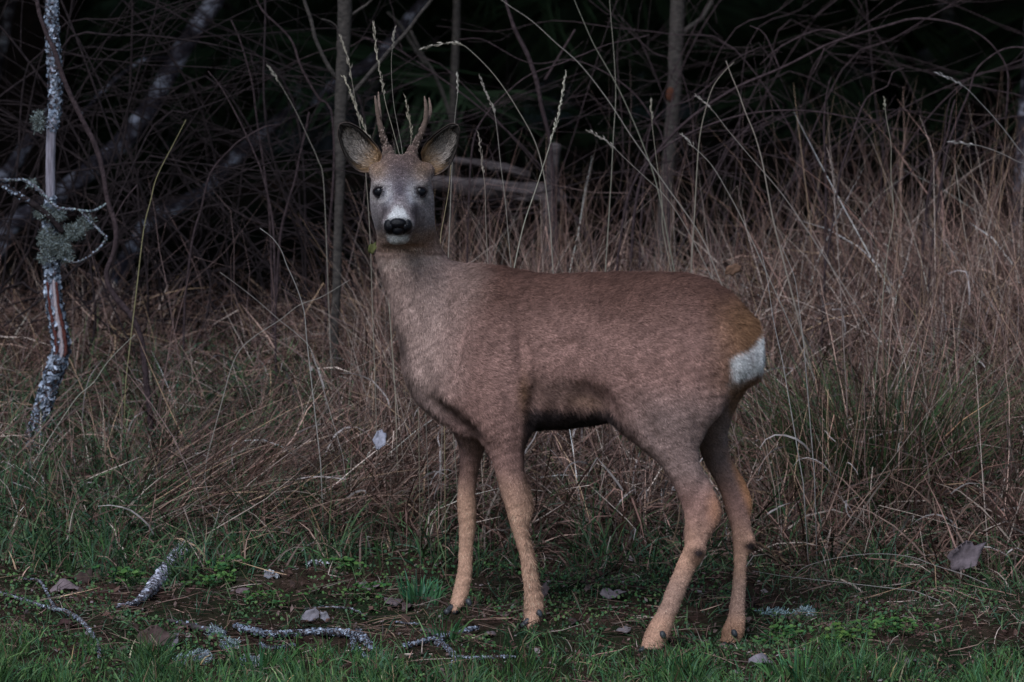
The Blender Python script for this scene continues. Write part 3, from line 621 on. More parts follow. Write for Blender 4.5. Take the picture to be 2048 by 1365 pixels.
# slender culms standing above them
blades(g, on_ground(x, y), hf*nz(n, .34, .80), nz(n, .001, .0018), ca+rng.normal(size=n)*.8, np.abs(rng.normal(size=n))*.5+.02, nz(n, 0, .7), drycol(n, (.28, .25, .14, .13, .12, .08)), 5, .3, twist=.3, wander=.12)
n = 1500; x, y = nz(n, -1.2, 1.5), nz(n, .7, 2.5); k = rng.random(n) < np.interp(x, [-1.2, -.3, 0, 1.4], [.35, .4, .8, 1]); x, y = x[k], y[k]; n = len(x); p = on_ground(x, y); p[:, 2] += nz(n, 0, .2)
blades(g, p, nz(n, .25, .62), nz(n, .0009, .002), nz(n, 0, 6.28), nz(n, 0, 1.3), nz(n, -.2, 1.6), np.array([.11, .07, .065])*nz(n, .4, 1.6)[:, None], 6, .8, twist=.2, wander=.3)
n = 34000; x = np.where(rng.random(n) < .5, nz(n, -3.4, -1.4), nz(n, 1.6, 3.6)); y = nz(n, .6, 2.9)     # the bank goes on beyond both sides of the view
blades(g, on_ground(x, y), nz(n, .15, .5), nz(n, .002, .005), nz(n, 0, 6.28), np.abs(rng.normal(size=n))*.4, nz(n, 0, 2.), drycol(n), 4, .4)
n = 300; x, y = nz(n, -1.3, 1.4), nz(n, .62, 1.7); p = on_ground(x, y); p[:, 2] += nz(n, .05, .34)*hfac(x, y)
blades(g, p, nz(n, .05, .16), nz(n, .003, .006), nz(n, 0, 6.28), nz(n, .1, 1.4), nz(n, .2, 2.6), np.array([.40, .35, .34])*nz(n, .4, 1.1)[:, None], 6, .4, twist=1., wander=.3)
# flattened litter of older grass
n = 42000; x, y = nz(n, -1.45, 1.65), .62+2.1*rng.random(n)**1.2; k = rng.random(n) < (bankdens(x, y)+.1)*np.where((x < -.35) & (y < 1.4), .5, 1); x, y = x[k], y[k]; n = len(x)
p = on_ground(x, y); p[:, 2] += nz(n, 0, .13)*np.clip((y-.6)/.4, 0, 1)
blades(g, p, nz(n, .08, .28), nz(n, .0014, .0036), nz(n, 0, 6.28), nz(n, .8, 1.75), nz(n, -.3, 1.2), drycol(n)*.8, 3, .3)
# combed mat of bleached straw sloping down to the right of the birch log
n = 1900; x, y = nz(n, -.85, -.2), nz(n, .72, 1.15); p = on_ground(x, y); p[:, 2] += nz(n, 0, .06)
blades(g, p, nz(n, .18, .42), nz(n, .0012, .003), rng.normal(size=n)*.7, nz(n, .7, 1.5), nz(n, -.1, .6), drycol(n), 4, .2)
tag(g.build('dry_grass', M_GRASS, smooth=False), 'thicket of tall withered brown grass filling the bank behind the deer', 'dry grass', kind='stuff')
# green grass growing up through it
GRN = GRN*1.12
g = MB()
def gd(x, y): return np.interp(x, [-1.3, -.5, -.2, .5, .9, 1.4], [1.6, 1.6, .5, .25, .45, .6])*np.interp(y, [.48, .7, 1.2, 1.7, 2.1], [.35, .9, 1, .6, 0])
x, y, c, nc = clumpy(3200, -1.45, 1.6, .48, 2.1, 18, .04, gd); n = len(x)
blades(g, on_ground(x, y), nz(n, .05, .20)*np.interp(y, [.45, .8], [.5, 1]), nz(n, .0022, .005), nz(nc, 0, 6.28)[c]+rng.normal(size=n), np.abs(rng.normal(size=n))*.45, nz(n, .2, 1.8), grncol(n, .25), 4, .2)
n = 9000; x, y = rng.normal(size=n)*.10+.80, rng.normal(size=n)*.09+1.12
blades(g, on_ground(x, y)[:2600], nz(2600, .15, .40), nz(2600, .002, .004), np.arctan2(y-1.12, x-.8)[:2600], np.abs(rng.normal(size=2600))*.35+.1, nz(2600, .2, 1.3), grncol(2600, .25)*[1.0, .85, .8], 4, .1)
n = 26000; x = np.where(rng.random(n) < .5, nz(n, -3.4, -1.35), nz(n, 1.4, 3.6)); y = nz(n, -1.6, 1.8)
blades(g, on_ground(x, y), nz(n, .03, .12), nz(n, .002, .004), nz(n, 0, 6.28), np.abs(rng.normal(size=n))*.4, nz(n, .2, 1.6), grncol(n, .2), 3, .1)
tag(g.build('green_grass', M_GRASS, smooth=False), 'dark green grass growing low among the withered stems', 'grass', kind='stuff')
# bare strip under the deer: short sparse grass, straw and crumbs
g = MB()
x, y, c, nc = clumpy(2800, -1.35, 1.4, -.5, .75, 8, .03, lambda x, y: np.interp(x, [-1.2, 0, .4, 1.2], [.40, .30, .6, .8])*np.interp(y, [-.3, 0, .6], [.8, .5, 1.])); n = len(x)
blades(g, on_ground(x, y, .004), nz(n, .015, .06), nz(n, .0014, .0032), nz(nc, 0, 6.28)[c]+rng.normal(size=n), np.abs(rng.normal(size=n))*.5+.1, nz(n, .2, 1.6), grncol(n, .2), 3, .15)
n = 5200; x, y = nz(n, -1.35, 1.4), nz(n, -.5, .75); p = on_ground(x, y, -.004)
blades(g, p, nz(n, .02, .16), nz(n, .0008, .0024), nz(n, 0, 6.28), nz(n, 1.35, 1.62), nz(n, -.15, .25), drycol(n)*.85, 3, .15, wander=.25)
tag(g.build('sparse_grass', M_GRASS, smooth=False), 'sparse short grass and straw lying on the bare dark soil under the deer', 'grass', kind='stuff')
g = MB(); n = 15000; x, y = nz(n, -1.35, 1.4), nz(n, -.6, .78); p = on_ground(x, y, -.002); p[:, 2] += nz(n, 0, .01); r = np.exp(rng.normal(size=n)*.5)*.0034
tl = rng.normal(size=(n, 3))*.55+[0, -.3, 1]; tl /= np.linalg.norm(tl, axis=1)[:, None]; e1 = np.cross(tl, rng.normal(size=(n, 3))); e1 /= np.linalg.norm(e1, axis=1)[:, None]; e2 = np.cross(tl, e1)
Vv = np.stack([p+(e1*math.cos(q)+e2*math.sin(q)*.6)*(r*nz(n, .6, 1.3))[:, None]+tl*(r*nz(n, 0, .5))[:, None] for q in (0, 1.6, 3.1, 4.7)], 1).reshape(-1, 3); k = np.arange(n)[:, None]*4
LI = np.array([[.09, .05, .04], [.045, .027, .022], [.14, .095, .085], [.20, .16, .16], [.07, .035, .03]]); g.add(Vv, T=np.concatenate([k+[0, 1, 2], k+[0, 2, 3]]), C=np.repeat(LI[rng.choice(5, n, p=[.3, .3, .2, .06, .14])]*nz(n, .6, 1.4)[:, None], 4, 0))
tag(g.build('leaf_litter', M_LEAF, smooth=False), 'fine brown crumbs of old leaves and bark covering the soil', 'leaf litter', kind='stuff')
# moss: tiny round leaves
g = MB(); n = 26000; x, y = nz(n, -1.35, 1.4), nz(n, -.6, .75); mo = (np.sin(x*5+y*3)+np.sin(x*11-y*7+1)+np.sin(x*23+y*13) > .1)
x, y = x[mo], y[mo]; n = len(x); p = on_ground(x, y, -.003); p[:, 2] += nz(n, 0, .014); a = nz(n, 0, 6.28); r = nz(n, .0018, .0048)
tl = rng.normal(size=(n, 3))*.6+[0, -.5, 1]; tl /= np.linalg.norm(tl, axis=1)[:, None]; e1 = np.cross(tl, [1, .2, 0]); e1 /= np.linalg.norm(e1, axis=1)[:, None]; e2 = np.cross(tl, e1)
Vv = np.stack([p+(e1*math.cos(q)+e2*math.sin(q)*.8)*r[:, None] for q in (0, 1.2, 2.5, 3.8, 5.1)], 1).reshape(-1, 3); k = np.arange(n)[:, None]*5
g.add(Vv, T=np.concatenate([k+[0, 1, 2], k+[0, 2, 3], k+[0, 3, 4]]), C=np.repeat(GRN[rng.integers(0, 4, n)]*nz(n, .7, 1.5)[:, None]*[1, 1.05, .8], 5, 0))
tag(g.build('ground_cover', M_GRASS, smooth=False), 'tiny green leaves of moss and seedlings spread over the soil', 'ground cover', kind='stuff')
# near lawn edge, brighter green
g = MB(); x, y, c, nc = clumpy(2700, -1.2, 1.25, -1.25, -.2, 16, .022, lambda x, y: np.interp(y, [-1.2, -.48, -.34, -.2], [1, .75, .35, .1])*(.75+.35*np.sin(x*9+1)*np.sin(x*21+y*6))); n = len(x)
blades(g, on_ground(x, y, .004), nz(n, .022, .070)*np.interp(y, [-1, -.3], [1.1, .85])*np.exp(.25*np.sin(x*19+2)+.2*np.sin(x*43)), nz(n, .002, .0042), nz(nc, 0, 6.28)[c]+rng.normal(size=n)*.9, np.abs(rng.normal(size=n))*.3, nz(n, .1, 1.2), grncol(n, .08)*[1.1, 1.2, .9]*(1+.3*np.sin(x*7+y*5)*np.sin(x*17+1))[:, None], 3, .08)
tag(g.build('front_grass', M_GRASS, smooth=False), 'fresh green grass along the bottom edge in front of the deer', 'grass', kind='stuff')

g = MB()
for fx, fy, _ in HOOF:
    n = 130; a = nz(n, 0, 6.28); r = nz(n, .016, .06); x, y = fx+np.cos(a)*r*1.3, fy-.012+np.sin(a)*r*.8; blades(g, on_ground(x, y, .003), nz(n, .01, .042), nz(n, .0015, .0032), nz(n, 0, 6.28), nz(n, .1, .9), nz(n, .2, 1.4), grncol(n, .35), 3, .1)
tag(g.build('hoof_side_grass', M_GRASS, smooth=False), 'short grass blades standing close around the four hooves', 'grass', kind='stuff')
# green tufts that stand alone
def tuft(u, v, n, L, label, spread=.018, name='grass_tuft', cm=(1.2, 1.4, 1.1), wd=(.003, .006), dead=.03):
    c = ground_hit(u, v); x, y = c[0]+np.clip(rng.normal(size=n), -1.6, 1.6)*spread, c[1]+np.clip(rng.normal(size=n), -1.6, 1.6)*spread; m = MB()
    blades(m, on_ground(x, y, .003), L*nz(n, .5, 1.05), nz(n, *wd), np.arctan2(y-c[1], x-c[0])+rng.normal(size=n)*.4, np.abs(rng.normal(size=n))*.28+.03, nz(n, .1, .9), grncol(n, dead)*np.array(cm), 4, .06)
    tag(m.build(name, M_GRASS, smooth=False), label, 'grass tuft', 'grass tufts standing alone')
tuft(885, 1285, 26, .085, 'upright green grass tuft just left of the fork of the crusted twig')
tuft(1600, 1362, 90, .075, 'bright green grass tuft at the bottom edge right of the hind hooves', .03)
tuft(840, 1205, 60, .07, 'low blue green tuft left of the far front hoof', .022, cm=(.8, 1.3, 1.3))
tuft(1715, 1345, 60, .06, 'small green tuft at the bottom right, right of the hind feet', .03)
tuft(230, 1120, 70, .08, 'spreading green tuft above left of the birch log piece', .035, cm=(.8, 1.1, .8))
tuft(1370, 1345, 40, .06, 'green tuft in front of the near hind hoof', .02)
tuft(520, 1345, 60, .075, 'tall green tuft at the bottom in front of the long crusted branch', .03)

# leafy herbs
def herb(u, v, n, r, label, ls=.0075, cm=(.85, 1.05, .6)):
    c = ground_hit(u, v); m = MB(); st = MB()
    for _ in range(n):
        d = rng.normal(size=2)*r; x, y = c[0]+d[0], c[1]+d[1]*.8; z = float(ground(x, y)); h = rng.uniform(.008, .035)
        top = np.array([x+rng.normal()*.006, y-abs(rng.normal())*.006, z+h]); Vt, Tt, Qt = tube(np.array([[x, y, z-.003], (np.array([x, y, z])+top)/2+[.002, 0, 0], top]), .0006, 4); st.add(Vt, Tt, Qt, C=(.05, .08, .03))
        for _k in range(rng.integers(2, 5)):
            a = rng.uniform(0, 6.28); s_ = ls*rng.uniform(.6, 1.3); dd = np.array([math.cos(a), math.sin(a)*.8-.2, rng.uniform(-.1, .5)]); dd /= np.linalg.norm(dd); nn = np.array([rng.normal()*.3, -.6, 1.]); e = np.cross(dd, nn); e /= np.linalg.norm(e)
            q = [top, top+dd*s_*.4+e*s_*.5, top+dd*s_*1.1+e*s_*.45, top+dd*s_*1.5, top+dd*s_*1.1-e*s_*.45, top+dd*s_*.4-e*s_*.5]; q[3] = q[3]-[0, 0, s_*.2]
            m.add(q, T=[(0, 1, 2), (0, 2, 3), (0, 3, 4), (0, 4, 5)], C=GRN[rng.integers(0, 3)]*np.array(cm)*rng.uniform(.7, 1.4))
    o = empty('herb', c, label, 'herb', 'small leafy herbs on the soil'); tag(m.build('leaves', M_GRASS, o, smooth=False), kind='stuff'); tag(st.build('stems', M_GRASS, o), kind='stuff')
herb(445, 1150, 60, .030, 'bright green round leaved herb patch right of the birch log piece')
herb(425, 1178, 34, .022, 'green herb patch just below the round leaved one by the log piece')
herb(545, 1212, 50, .03, 'low ferny green herb beyond the long crusted branch', .006)
herb(110, 1125, 26, .02, 'small green herb left of the brown dead leaves', .008)
herb(240, 1172, 30, .022, 'star shaped green herb between dead leaves and log piece', .009)
herb(690, 1150, 34, .022, 'green herb right of the pale bark chip', .007)
herb(1690, 1290, 60, .035, 'yellowish green herb patch at lower right beyond the front grass', .007, (1.0, 1.05, .5))
herb(1780, 1270, 60, .035, 'green herb patch at the right between short grass and tall dry grass', .007)
herb(1560, 1290, 45, .03, 'green herb right of the far hind hoof', .007)
herb(740, 1200, 26, .02, 'small green herb left of the blue green tuft', .007)

# ------------------------------------------------------------------ dead leaves
def dead_leaf(u, v, size, label, col=(.13, .10, .10), yaw=None, lift=.006, stand=.0, lobes=0.0, Y=None):
    if Y is None: c = ground_hit(u, v)
    else: c = P(u, v, Y); lift = 0
    s_ = size/FPX*(13+c[1])*.5; n = 18; th = np.arange(n)/n*2*math.pi; r = (1+.13*np.sin(5*th+rng.uniform(0, 6))*(1+lobes*2)+.05*rng.normal(size=n)); r[0] *= 1.3
    gx_, gy_ = np.cos(th)*r*1.12, np.sin(th)*r*.78
    rings = []; 
    for f in (1, .7, .35): rings.append(np.stack([gx_*f, gy_*f, .28*f*f*np.sin(2*th+rng.uniform(0, 6))+.22*(np.abs(gy_)*f)+.06*np.cos(7*th)*f], 1))
    L = np.vstack(rings+[np.zeros((1, 3))])*s_; yaw = rng.uniform(0, 6.28) if yaw is None else yaw
    tl = rng.uniform(.15, .5)+stand; Rz = np.array([[math.cos(yaw), -math.sin(yaw), 0], [math.sin(yaw), math.cos(yaw), 0], [0, 0, 1]]); Rx = np.array([[1, 0, 0], [0, math.cos(tl), -math.sin(tl)], [0, math.sin(tl), math.cos(tl)]])
    L = L@Rz.T@Rx.T; low = L[:, 2].min() if Y is None else 0; L = L+c+[0, 0, lift*.4-low*.85]; j = np.arange(n); k = (j+1) % n
    Qf = np.concatenate([np.stack([j, k, k+n, j+n], 1), np.stack([j+n, k+n, k+2*n, j+2*n], 1)]); Tf = np.stack([j+2*n, k+2*n, 0*j+3*n], 1)
    col = np.array(col)*.78; cc = np.array(col)*(1+.12*np.cos(14*np.tile(th, 3)))[:, None]; cc = np.vstack([cc, col[None]*.8]); m = MB(); nv = len(L); nrm = np.cross(L[n//4]-L[-1], L[0]-L[-1]); nrm = nrm/np.linalg.norm(nrm)*.0006
    m.add(np.vstack([L, L+nrm]), T=np.vstack([Tf, Tf[:, ::-1]+nv]), Q=np.vstack([Qf, Qf[:, ::-1]+nv, np.stack([j, j+nv, k+nv, k], 1)]), C=np.vstack([cc, cc*.85]))
    Vt, Tt, Qt = tube(np.array([L[0], L[0]*1.35-L[-1]*.35+[0, 0, -.002], L[0]*1.7-L[-1]*.7+[0, 0, -.004]]), .0008, 5); o = m.build('dead_leaf', M_LEAF)
    tag(o, label, 'dead leaf', 'dead leaves'); ORG['dead_leaf_tmp'] = o.location
    st = MB().add(Vt, Tt, Qt, C=(.08, .05, .04)); st.V = [q-np.array(o.location) for q in st.V]; me = st.mesh('stalk', M_LEAF); so = bpy.data.objects.new('stalk', me); COL.objects.link(so); so.parent = o
for a in [
 (130, 1190, 52, 'pinkish grey dead leaf in front of the dark brown ones at lower left', (.21, .16, .17), .3), (165, 1168, 50, 'large dark brown curled leaf behind the pinkish leaf', (.06, .04, .035), 1.2), (186, 1158, 34, 'narrow brown leaf leaning on the large dark curled leaf', (.11, .07, .055), .8),
 (168, 1143, 26, 'grey green lichen coloured leaf scrap above the dark curled leaf', (.25, .28, .27), 0.), (90, 1040, 42, 'purplish grey dead leaf hidden in grass at far left', (.11, .085, .10), .5, .01, .7), (290, 1100, 22, 'small pinkish leaf above the birch log piece', (.16, .12, .12), 2.),
 (395, 1112, 34, 'pale grey leaf touching the top of the birch log piece', (.21, .19, .21), .1), (407, 1130, 26, 'purple brown leaf just right below the log top', (.12, .08, .09), 1.), (485, 1190, 26, 'pink brown leaf near the green herbs right of the log piece', (.17, .12, .13), .6),
 (545, 1158, 30, 'blue grey flaky leaf below the straw, left of the pale chip', (.24, .24, .27), .2), (620, 1245, 34, 'grey upright torn leaf beyond the long crusted branch', (.24, .22, .25), .4, .01, .8), (650, 1247, 22, 'small pale pointed leaf right of the torn upright leaf', (.25, .24, .27), 2.2, .01, .8),
 (745, 1180, 46, 'mauve grey leaf midway between pale chip and far front hoof', (.19, .145, .155), .5), (785, 1212, 38, 'mauve leaf left of the far front hoof', (.15, .115, .125), 2.5), (815, 1222, 30, 'brown leaf close left of the far front hoof', (.11, .075, .075), 1.3),
 (310, 1300, 62, 'big dull brown leaf standing behind the front grass at lower left', (.10, .065, .06), .2, .01, .6), (345, 1298, 34, 'grey folded leaf right of the big dull brown leaf', (.17, .15, .17), 1.4, .01, .5), (365, 1262, 30, 'rusty brown leaf left of the long crusted branch end', (.13, .08, .07), .7),
 (115, 1305, 22, 'rusty leaf scrap behind the front grass left of the curved twig', (.15, .08, .06), .7), (130, 1255, 30, 'dark red brown leaf above the curved twig', (.07, .035, .035), .1), (862, 1272, 38, 'grey brown leaf under the forked twig', (.14, .115, .12), .2),
 (1225, 1198, 44, 'pale grey leaf lying on soil between front and hind legs', (.21, .175, .19), .1), (1180, 1185, 26, 'small brown leaf left of the pale grey one between the legs', (.14, .10, .09), .9), (1245, 1268, 28, 'pale mauve leaf left of the near hind hoof', (.2, .17, .18), .4),
 (980, 1277, 28, 'grey leaf in front of the near front leg', (.16, .13, .14), .3), (1085, 1200, 30, 'brown leaf standing right behind the near front hoof', (.13, .095, .10), 1.2, .01, .7), (205, 845, 20, 'tiny pale leaf in the green grass right of the dead trunk foot', (.33, .30, .32), .1), (1690, 1300, 24, 'pale crumpled leaf by the lower right herbs', (.2, .17, .18), .6),
 (1520, 1338, 48, 'pale grey crumpled leaf in short grass right of the hind feet', (.24, .21, .24), .5), (1820, 1335, 32, 'dull grey leaf at the bottom right corner area', (.16, .13, .14), .9), (345, 1130, 18, 'tiny pink leaf left of the green round leaved herb', (.18, .14, .13), .2), (415, 1045, 20, 'pale white leaf curl standing in straw above the herbs', (.42, .41, .46), .5, .01, .9),
 (500, 1128, 22, 'dark brown leaf on soil right of the herbs', (.08, .055, .05), .4), (1010, 1235, 24, 'thin brown leaf between the front feet', (.12, .085, .08), .7), (1150, 1250, 26, 'dark leaf right of the near front hoof', (.07, .05, .05), .7)]:
    dead_leaf(*a)
dead_leaf(760, 880, 34, 'pale silvery leaf caught upright in dry grass left of the front legs', (.38, .38, .46), 1.4, 0, 1.1, 0, .62)
dead_leaf(1930, 1113, 66, 'large grey purple dead leaf standing in dry grass at the right edge', (.17, .135, .15), .6, 0, 1.1, 0, .52)
dead_leaf(745, 497, 20, 'small yellow green leaf hanging beside the deer throat', (.10, .105, .035), 1.1, 0, 1.1, 0, .35)
dead_leaf(1465, 540, 28, 'brown withered leaf in the grass above the rump', (.16, .09, .06), .4, 0, 1.1, 0, .6)
dead_leaf(1035, 975, 26, 'rusty leaf in the grass behind the belly', (.14, .08, .05), .4, 0, 1.1, 0, .8)

# ------------------------------------------------------------------ fallen wood
def flakes(m, pts, rad, n, size, cols, seed, spread=.15, facing=-1, k0=0, k1=1):
    """small raised lichen or bark flakes over a tube"""
    g_ = np.random.default_rng(seed); kk = g_.uniform(k0, k1, n)*(len(pts)-1.001); i0 = kk.astype(int); f = (kk-i0)[:, None]; p = pts[i0]*(1-f)+pts[i0+1]*f; r = rad[i0]
    T = np.gradient(pts, axis=0)[i0]; T /= np.linalg.norm(T, axis=1)[:, None]; A = np.cross(T, [.1, .9, .3]); A /= np.linalg.norm(A, axis=1)[:, None]; B = np.cross(T, A); th = g_.uniform(0, 6.283, n)
    nn = np.cos(th)[:, None]*A+np.sin(th)[:, None]*B; p = p+nn*(r*g_.uniform(.93, 1.0+spread, n))[:, None]; nn = nn+g_.normal(size=nn.shape)*.35; e1 = np.cross(nn, T+g_.normal(size=T.shape)*.5); e1 /= np.linalg.norm(e1, axis=1)[:, None]; e2 = np.cross(nn, e1); e2 /= np.linalg.norm(e2, axis=1)[:, None]
    s_ = g_.uniform(.5, 1.5, n)[:, None]*size; q = [p+(e1*math.cos(a)+e2*math.sin(a))*s_*g_.uniform(.6, 1.2, (n, 1)) for a in (0, 1.25, 2.5, 3.8, 5.0)]
    V = np.stack(q, 1).reshape(-1, 3); k = np.arange(n)[:, None]*5; C = np.array(cols)[g_.integers(0, len(cols), n)]*g_.uniform(.6, 1.3, (n, 1)); m.add(V, T=np.concatenate([k+[0, 1, 2], k+[0, 2, 3], k+[0, 3, 4]]), C=np.repeat(C, 5, 0))
LC = [(.27, .31, .39), (.19, .23, .30), (.12, .14, .18), (.42, .47, .57), (.05, .04, .045), (.04, .03, .03)]
LT = [(.30, .38, .38), (.20, .26, .26), (.42, .50, .50)]
def gtrace(uvw, lift=.5, step=.01):
    """branch lying on the ground: points where the pixel rays meet the soil"""
    a = []
    for q in uvw: p = ground_hit(q[0], q[1]); r = q[2]/2/FPX*(13+p[1]); a.append([p[0], p[1], p[2]+r*lift+.007+(q[3] if len(q) > 3 else 0), r])
    r = resample(np.array(a), step); return r[:, :3], r[:, 3]
def lie(name, label, main, sides=(), material=None, nfl=500, fs=.003, cols=LC, grp='fallen twigs and branches', tufts=()):
    p, r = gtrace(main, .8, .006); t = empty(name, p[0], label, 'branch' if 'branch' in name else 'wood', grp)
    Vt, Tt, Qt = tube(p, r, 12, .07, 3); MB().add(Vt, Tt, Qt).build('stem', material or M_LBARK, t); f = MB(); flakes(f, p, r, nfl, fs, cols, 5)
    for s_ in sides:
        q, rq = gtrace(s_, 1.2, .006); Vt, Tt, Qt = tube(q, rq, 8, .07, 4); MB().add(Vt, Tt, Qt).build('twig', material or M_LBARK, t); flakes(f, q, rq, nfl//3, fs*.8, cols, 6)
    tag(f.build('lichen', M_LICHEN, t, smooth=False), kind='stuff'); return t
def strands(m, c, R, n, L, w, cols, seed, flat=.6):
    g_ = np.random.default_rng(seed); d = g_.normal(size=(n, 3)); d /= np.linalg.norm(d, axis=1)[:, None]; p = np.asarray(c)+d*np.asarray(R)*g_.random((n, 1))**.4
    for _ in range(3):
        d2 = d+g_.normal(size=d.shape)*.7; d2 /= np.linalg.norm(d2, axis=1)[:, None]; q = p+d2*L*g_.uniform(.3, .6, (n, 1)); s_ = np.cross(d2, [.1, 1, .1]); s_ /= np.linalg.norm(s_, axis=1)[:, None]
        C = np.array(cols)[g_.integers(0, len(cols), n)]*g_.uniform(.5, 1.3, (n, 1)); V = np.stack([p-s_*w, p+s_*w, q+s_*w*.7, q-s_*w*.7], 1).reshape(-1, 3); m.add(V, Q=np.arange(n*4).reshape(-1, 4), C=np.repeat(C, 4, 0)); p = q; d = d2
lg = lie('birch_log_piece', 'short ringed grey birch log piece lying on the soil at lower left', [(384, 1103, 26), (368, 1118, 28), (345, 1140, 27), (330, 1158, 25), (318, 1175, 25), (302, 1195, 24), (285, 1208, 17), (268, 1216, 9), (232, 1222, 4)], nfl=700, fs=.0035, cols=[(.45, .46, .56), (.34, .34, .42), (.55, .56, .64), (.12, .10, .12)])
p, r = gtrace([(384, 1103, 26), (368, 1118, 28), (345, 1140, 27), (330, 1158, 25), (318, 1175, 25), (302, 1195, 24)], .8, .0055); m = MB()
for i_ in range(1, len(p)-1, 2):
    e = p[i_+1]-p[i_]; Vt, Tt, Qt = tube(np.array([p[i_]-e*.35, p[i_], p[i_]+e*.4]), [r[i_]*1.0, r[i_]*1.09, r[i_]*1.0], 12, .05, i_, False); m.add(Vt, None, Qt, C=np.array([.42, .42, .50])*rng.uniform(.7, 1.2))
tag(m.build('bark_ring', M_LICHEN, lg), kind='stuff')
lie('lichen_branch', 'thin pale lichened branch curving in from the lower left edge', [(-40, 1180, 6), (0, 1196, 7), (50, 1211, 7), (100, 1227, 8), (130, 1233, 8), (155, 1246, 8), (172, 1262, 8), (185, 1280, 8), (196, 1302, 8), (199, 1325, 7)], [[(46, 1168, 4), (75, 1170, 5), (88, 1185, 6), (98, 1205, 6), (108, 1226, 7)]], nfl=500, fs=.0025)
lie('lichen_branch', 'long lichen crusted branch lying across the bottom, forking at its right end', [(470, 1265, 12), (500, 1273, 13), (545, 1279, 11), (600, 1277, 12), (650, 1276, 13), (690, 1279, 15), (715, 1284, 14), (735, 1298, 12), (752, 1312, 10), (765, 1322, 6)],
    [[(715, 1276, 12), (730, 1290, 11), (745, 1305, 9)], [(705, 1288, 9), (708, 1305, 9), (722, 1315, 7), (738, 1330, 6)], [(700, 1325, 6), (708, 1310, 7), (710, 1300, 8)], [(590, 1300, 6), (545, 1308, 7), (520, 1300, 7)]], nfl=1600, fs=.0032)
lie('rotten_branch', 'broken reddish branch stub with a lichen tuft left of the long crusted branch', [(335, 1250, 6), (355, 1256, 9), (375, 1262, 11), (398, 1270, 14), (425, 1275, 14), (450, 1276, 11)], [], bpy.data.materials['rotten_wood'], nfl=60, fs=.003)
m = MB()
for c_, n_ in (((428, 1276), 260), ((400, 1325), 500), ((370, 1332), 300), ((460, 1300), 150), ((500, 1335), 150)):
    c = ground_hit(*c_); strands(m, c+[0, 0, .01], (.018, .012, .009), n_, .009, .0007, LT+LC[:2], n_)
tag(m.build('lichen_clump', M_LICHEN, smooth=False), 'blue grey lichen clumps on the broken reddish branch and below it', 'lichen', kind='stuff')
lie('lichen_branch', 'forked grey twig pointing right, left of the near front hoof', [(805, 1303, 8), (840, 1295, 10), (868, 1289, 12), (890, 1284, 12), (920, 1276, 10), (950, 1266, 6), (957, 1263, 3)], [[(872, 1300, 9), (885, 1290, 10), (892, 1284, 9)], [(876, 1298, 9), (892, 1305, 9), (903, 1318, 10), (912, 1332, 9), (900, 1345, 6)]], nfl=800, fs=.003)
lie('thin_twig', 'thin pale twig lying flat in front of the near front leg at the bottom', [(895, 1318, 4), (940, 1325, 6), (985, 1324, 6), (1030, 1322, 4)], nfl=160, fs=.002)
lie('thin_twig', 'thin straight straw coloured twig lying beyond the forked twig', [(610, 1226, 3), (650, 1223, 4), (700, 1226, 4), (730, 1240, 3)], nfl=30, fs=.002)
lie('thin_twig', 'short white twig lying left of the forked twig', [(792, 1252, 3), (815, 1256, 4), (840, 1256, 3)], nfl=40, fs=.002)
lie('bark_chip', 'pale bark chip with a dark underside lying on soil in the middle left', [(616, 1138, 6), (628, 1136, 9), (645, 1137, 9), (656, 1139, 6)], nfl=120, fs=.0035, cols=[(.55, .56, .62)], grp='bark and lichen scraps')
lie('bark_chip', 'whitish flat bark chip beside the blue grey flaky leaf', [(530, 1150, 4), (545, 1157, 8), (556, 1163, 5)], nfl=60, fs=.003, cols=[(.35, .37, .40)], grp='bark and lichen scraps')
for u, v, s_, lab in ((1552, 1236, (.036, .02, .005), 'turquoise grey bushy lichen tuft right of the far hind leg'), (1612, 1232, (.014, .012, .004), 'small pale lichen tuft right of the turquoise one')):
    c = ground_hit(u, v); m = MB(); strands(m, c+[0, 0, .006], s_, 230, .011, .0008, [(.30, .44, .46), (.20, .30, .32), (.45, .56, .58)], int(u)); tag(m.build('lichen_tuft', M_LICHEN, smooth=False), lab, 'lichen', 'lichen tufts on the ground')

# ------------------------------------------------------------------ left dead trunk with lichen
TY = 1.32
tb = P(74, 842, TY); tb[2] = ground(tb[0], TY)
dead = empty('dead_tree', tb, 'slim crooked dead trunk crusted with blue grey lichen at the left edge', 'tree')
tr = [(q[0], q[1], q[2]*.9) for q in [(100, -420, 20), (100, -200, 22), (103, -30, 25), (104, 60, 27), (108, 110, 28), (111, 180, 27), (109, 232, 25), (103, 262, 22), (101, 330, 21), (101, 395, 21), (99, 425, 26), (100, 470, 30), (103, 540, 29), (107, 600, 31), (118, 660, 34), (122, 700, 33), (112, 735, 33), (98, 775, 31), (84, 820, 32), (72, 870, 36), (66, 900, 38)]]
p, r = trace(tr, TY, .012); Vt, Tt, Qt = tube(p, r, 20, .045, 2)
MB().add(Vt, Tt, Qt).build('trunk', M_WOOD_GREY, dead)
def seg(a, b): z = UV(p)[1]; i0 = np.argmin(abs(z-a)); i1 = np.argmin(abs(z-b)); return i0/(len(p)-1), i1/(len(p)-1)
m = MB()
for a, b_, n_, s_ in ((-420, 232, 4200, .0042), (232, 262, 260, .003), (395, 440, 700, .0042), (440, 560, 1900, .0046), (720, 790, 1500, .006), (790, 900, 2200, .0058)):
    k0, k1 = seg(a, b_); flakes(m, p, r, n_, s_, LC, int(abs(a))+1, .22, k0=k0, k1=k1)
k0, k1 = seg(560, 720); mm = MB(); flakes(mm, p, r, 2300, .0052, LC, 77, .2, k0=k0, k1=k1)
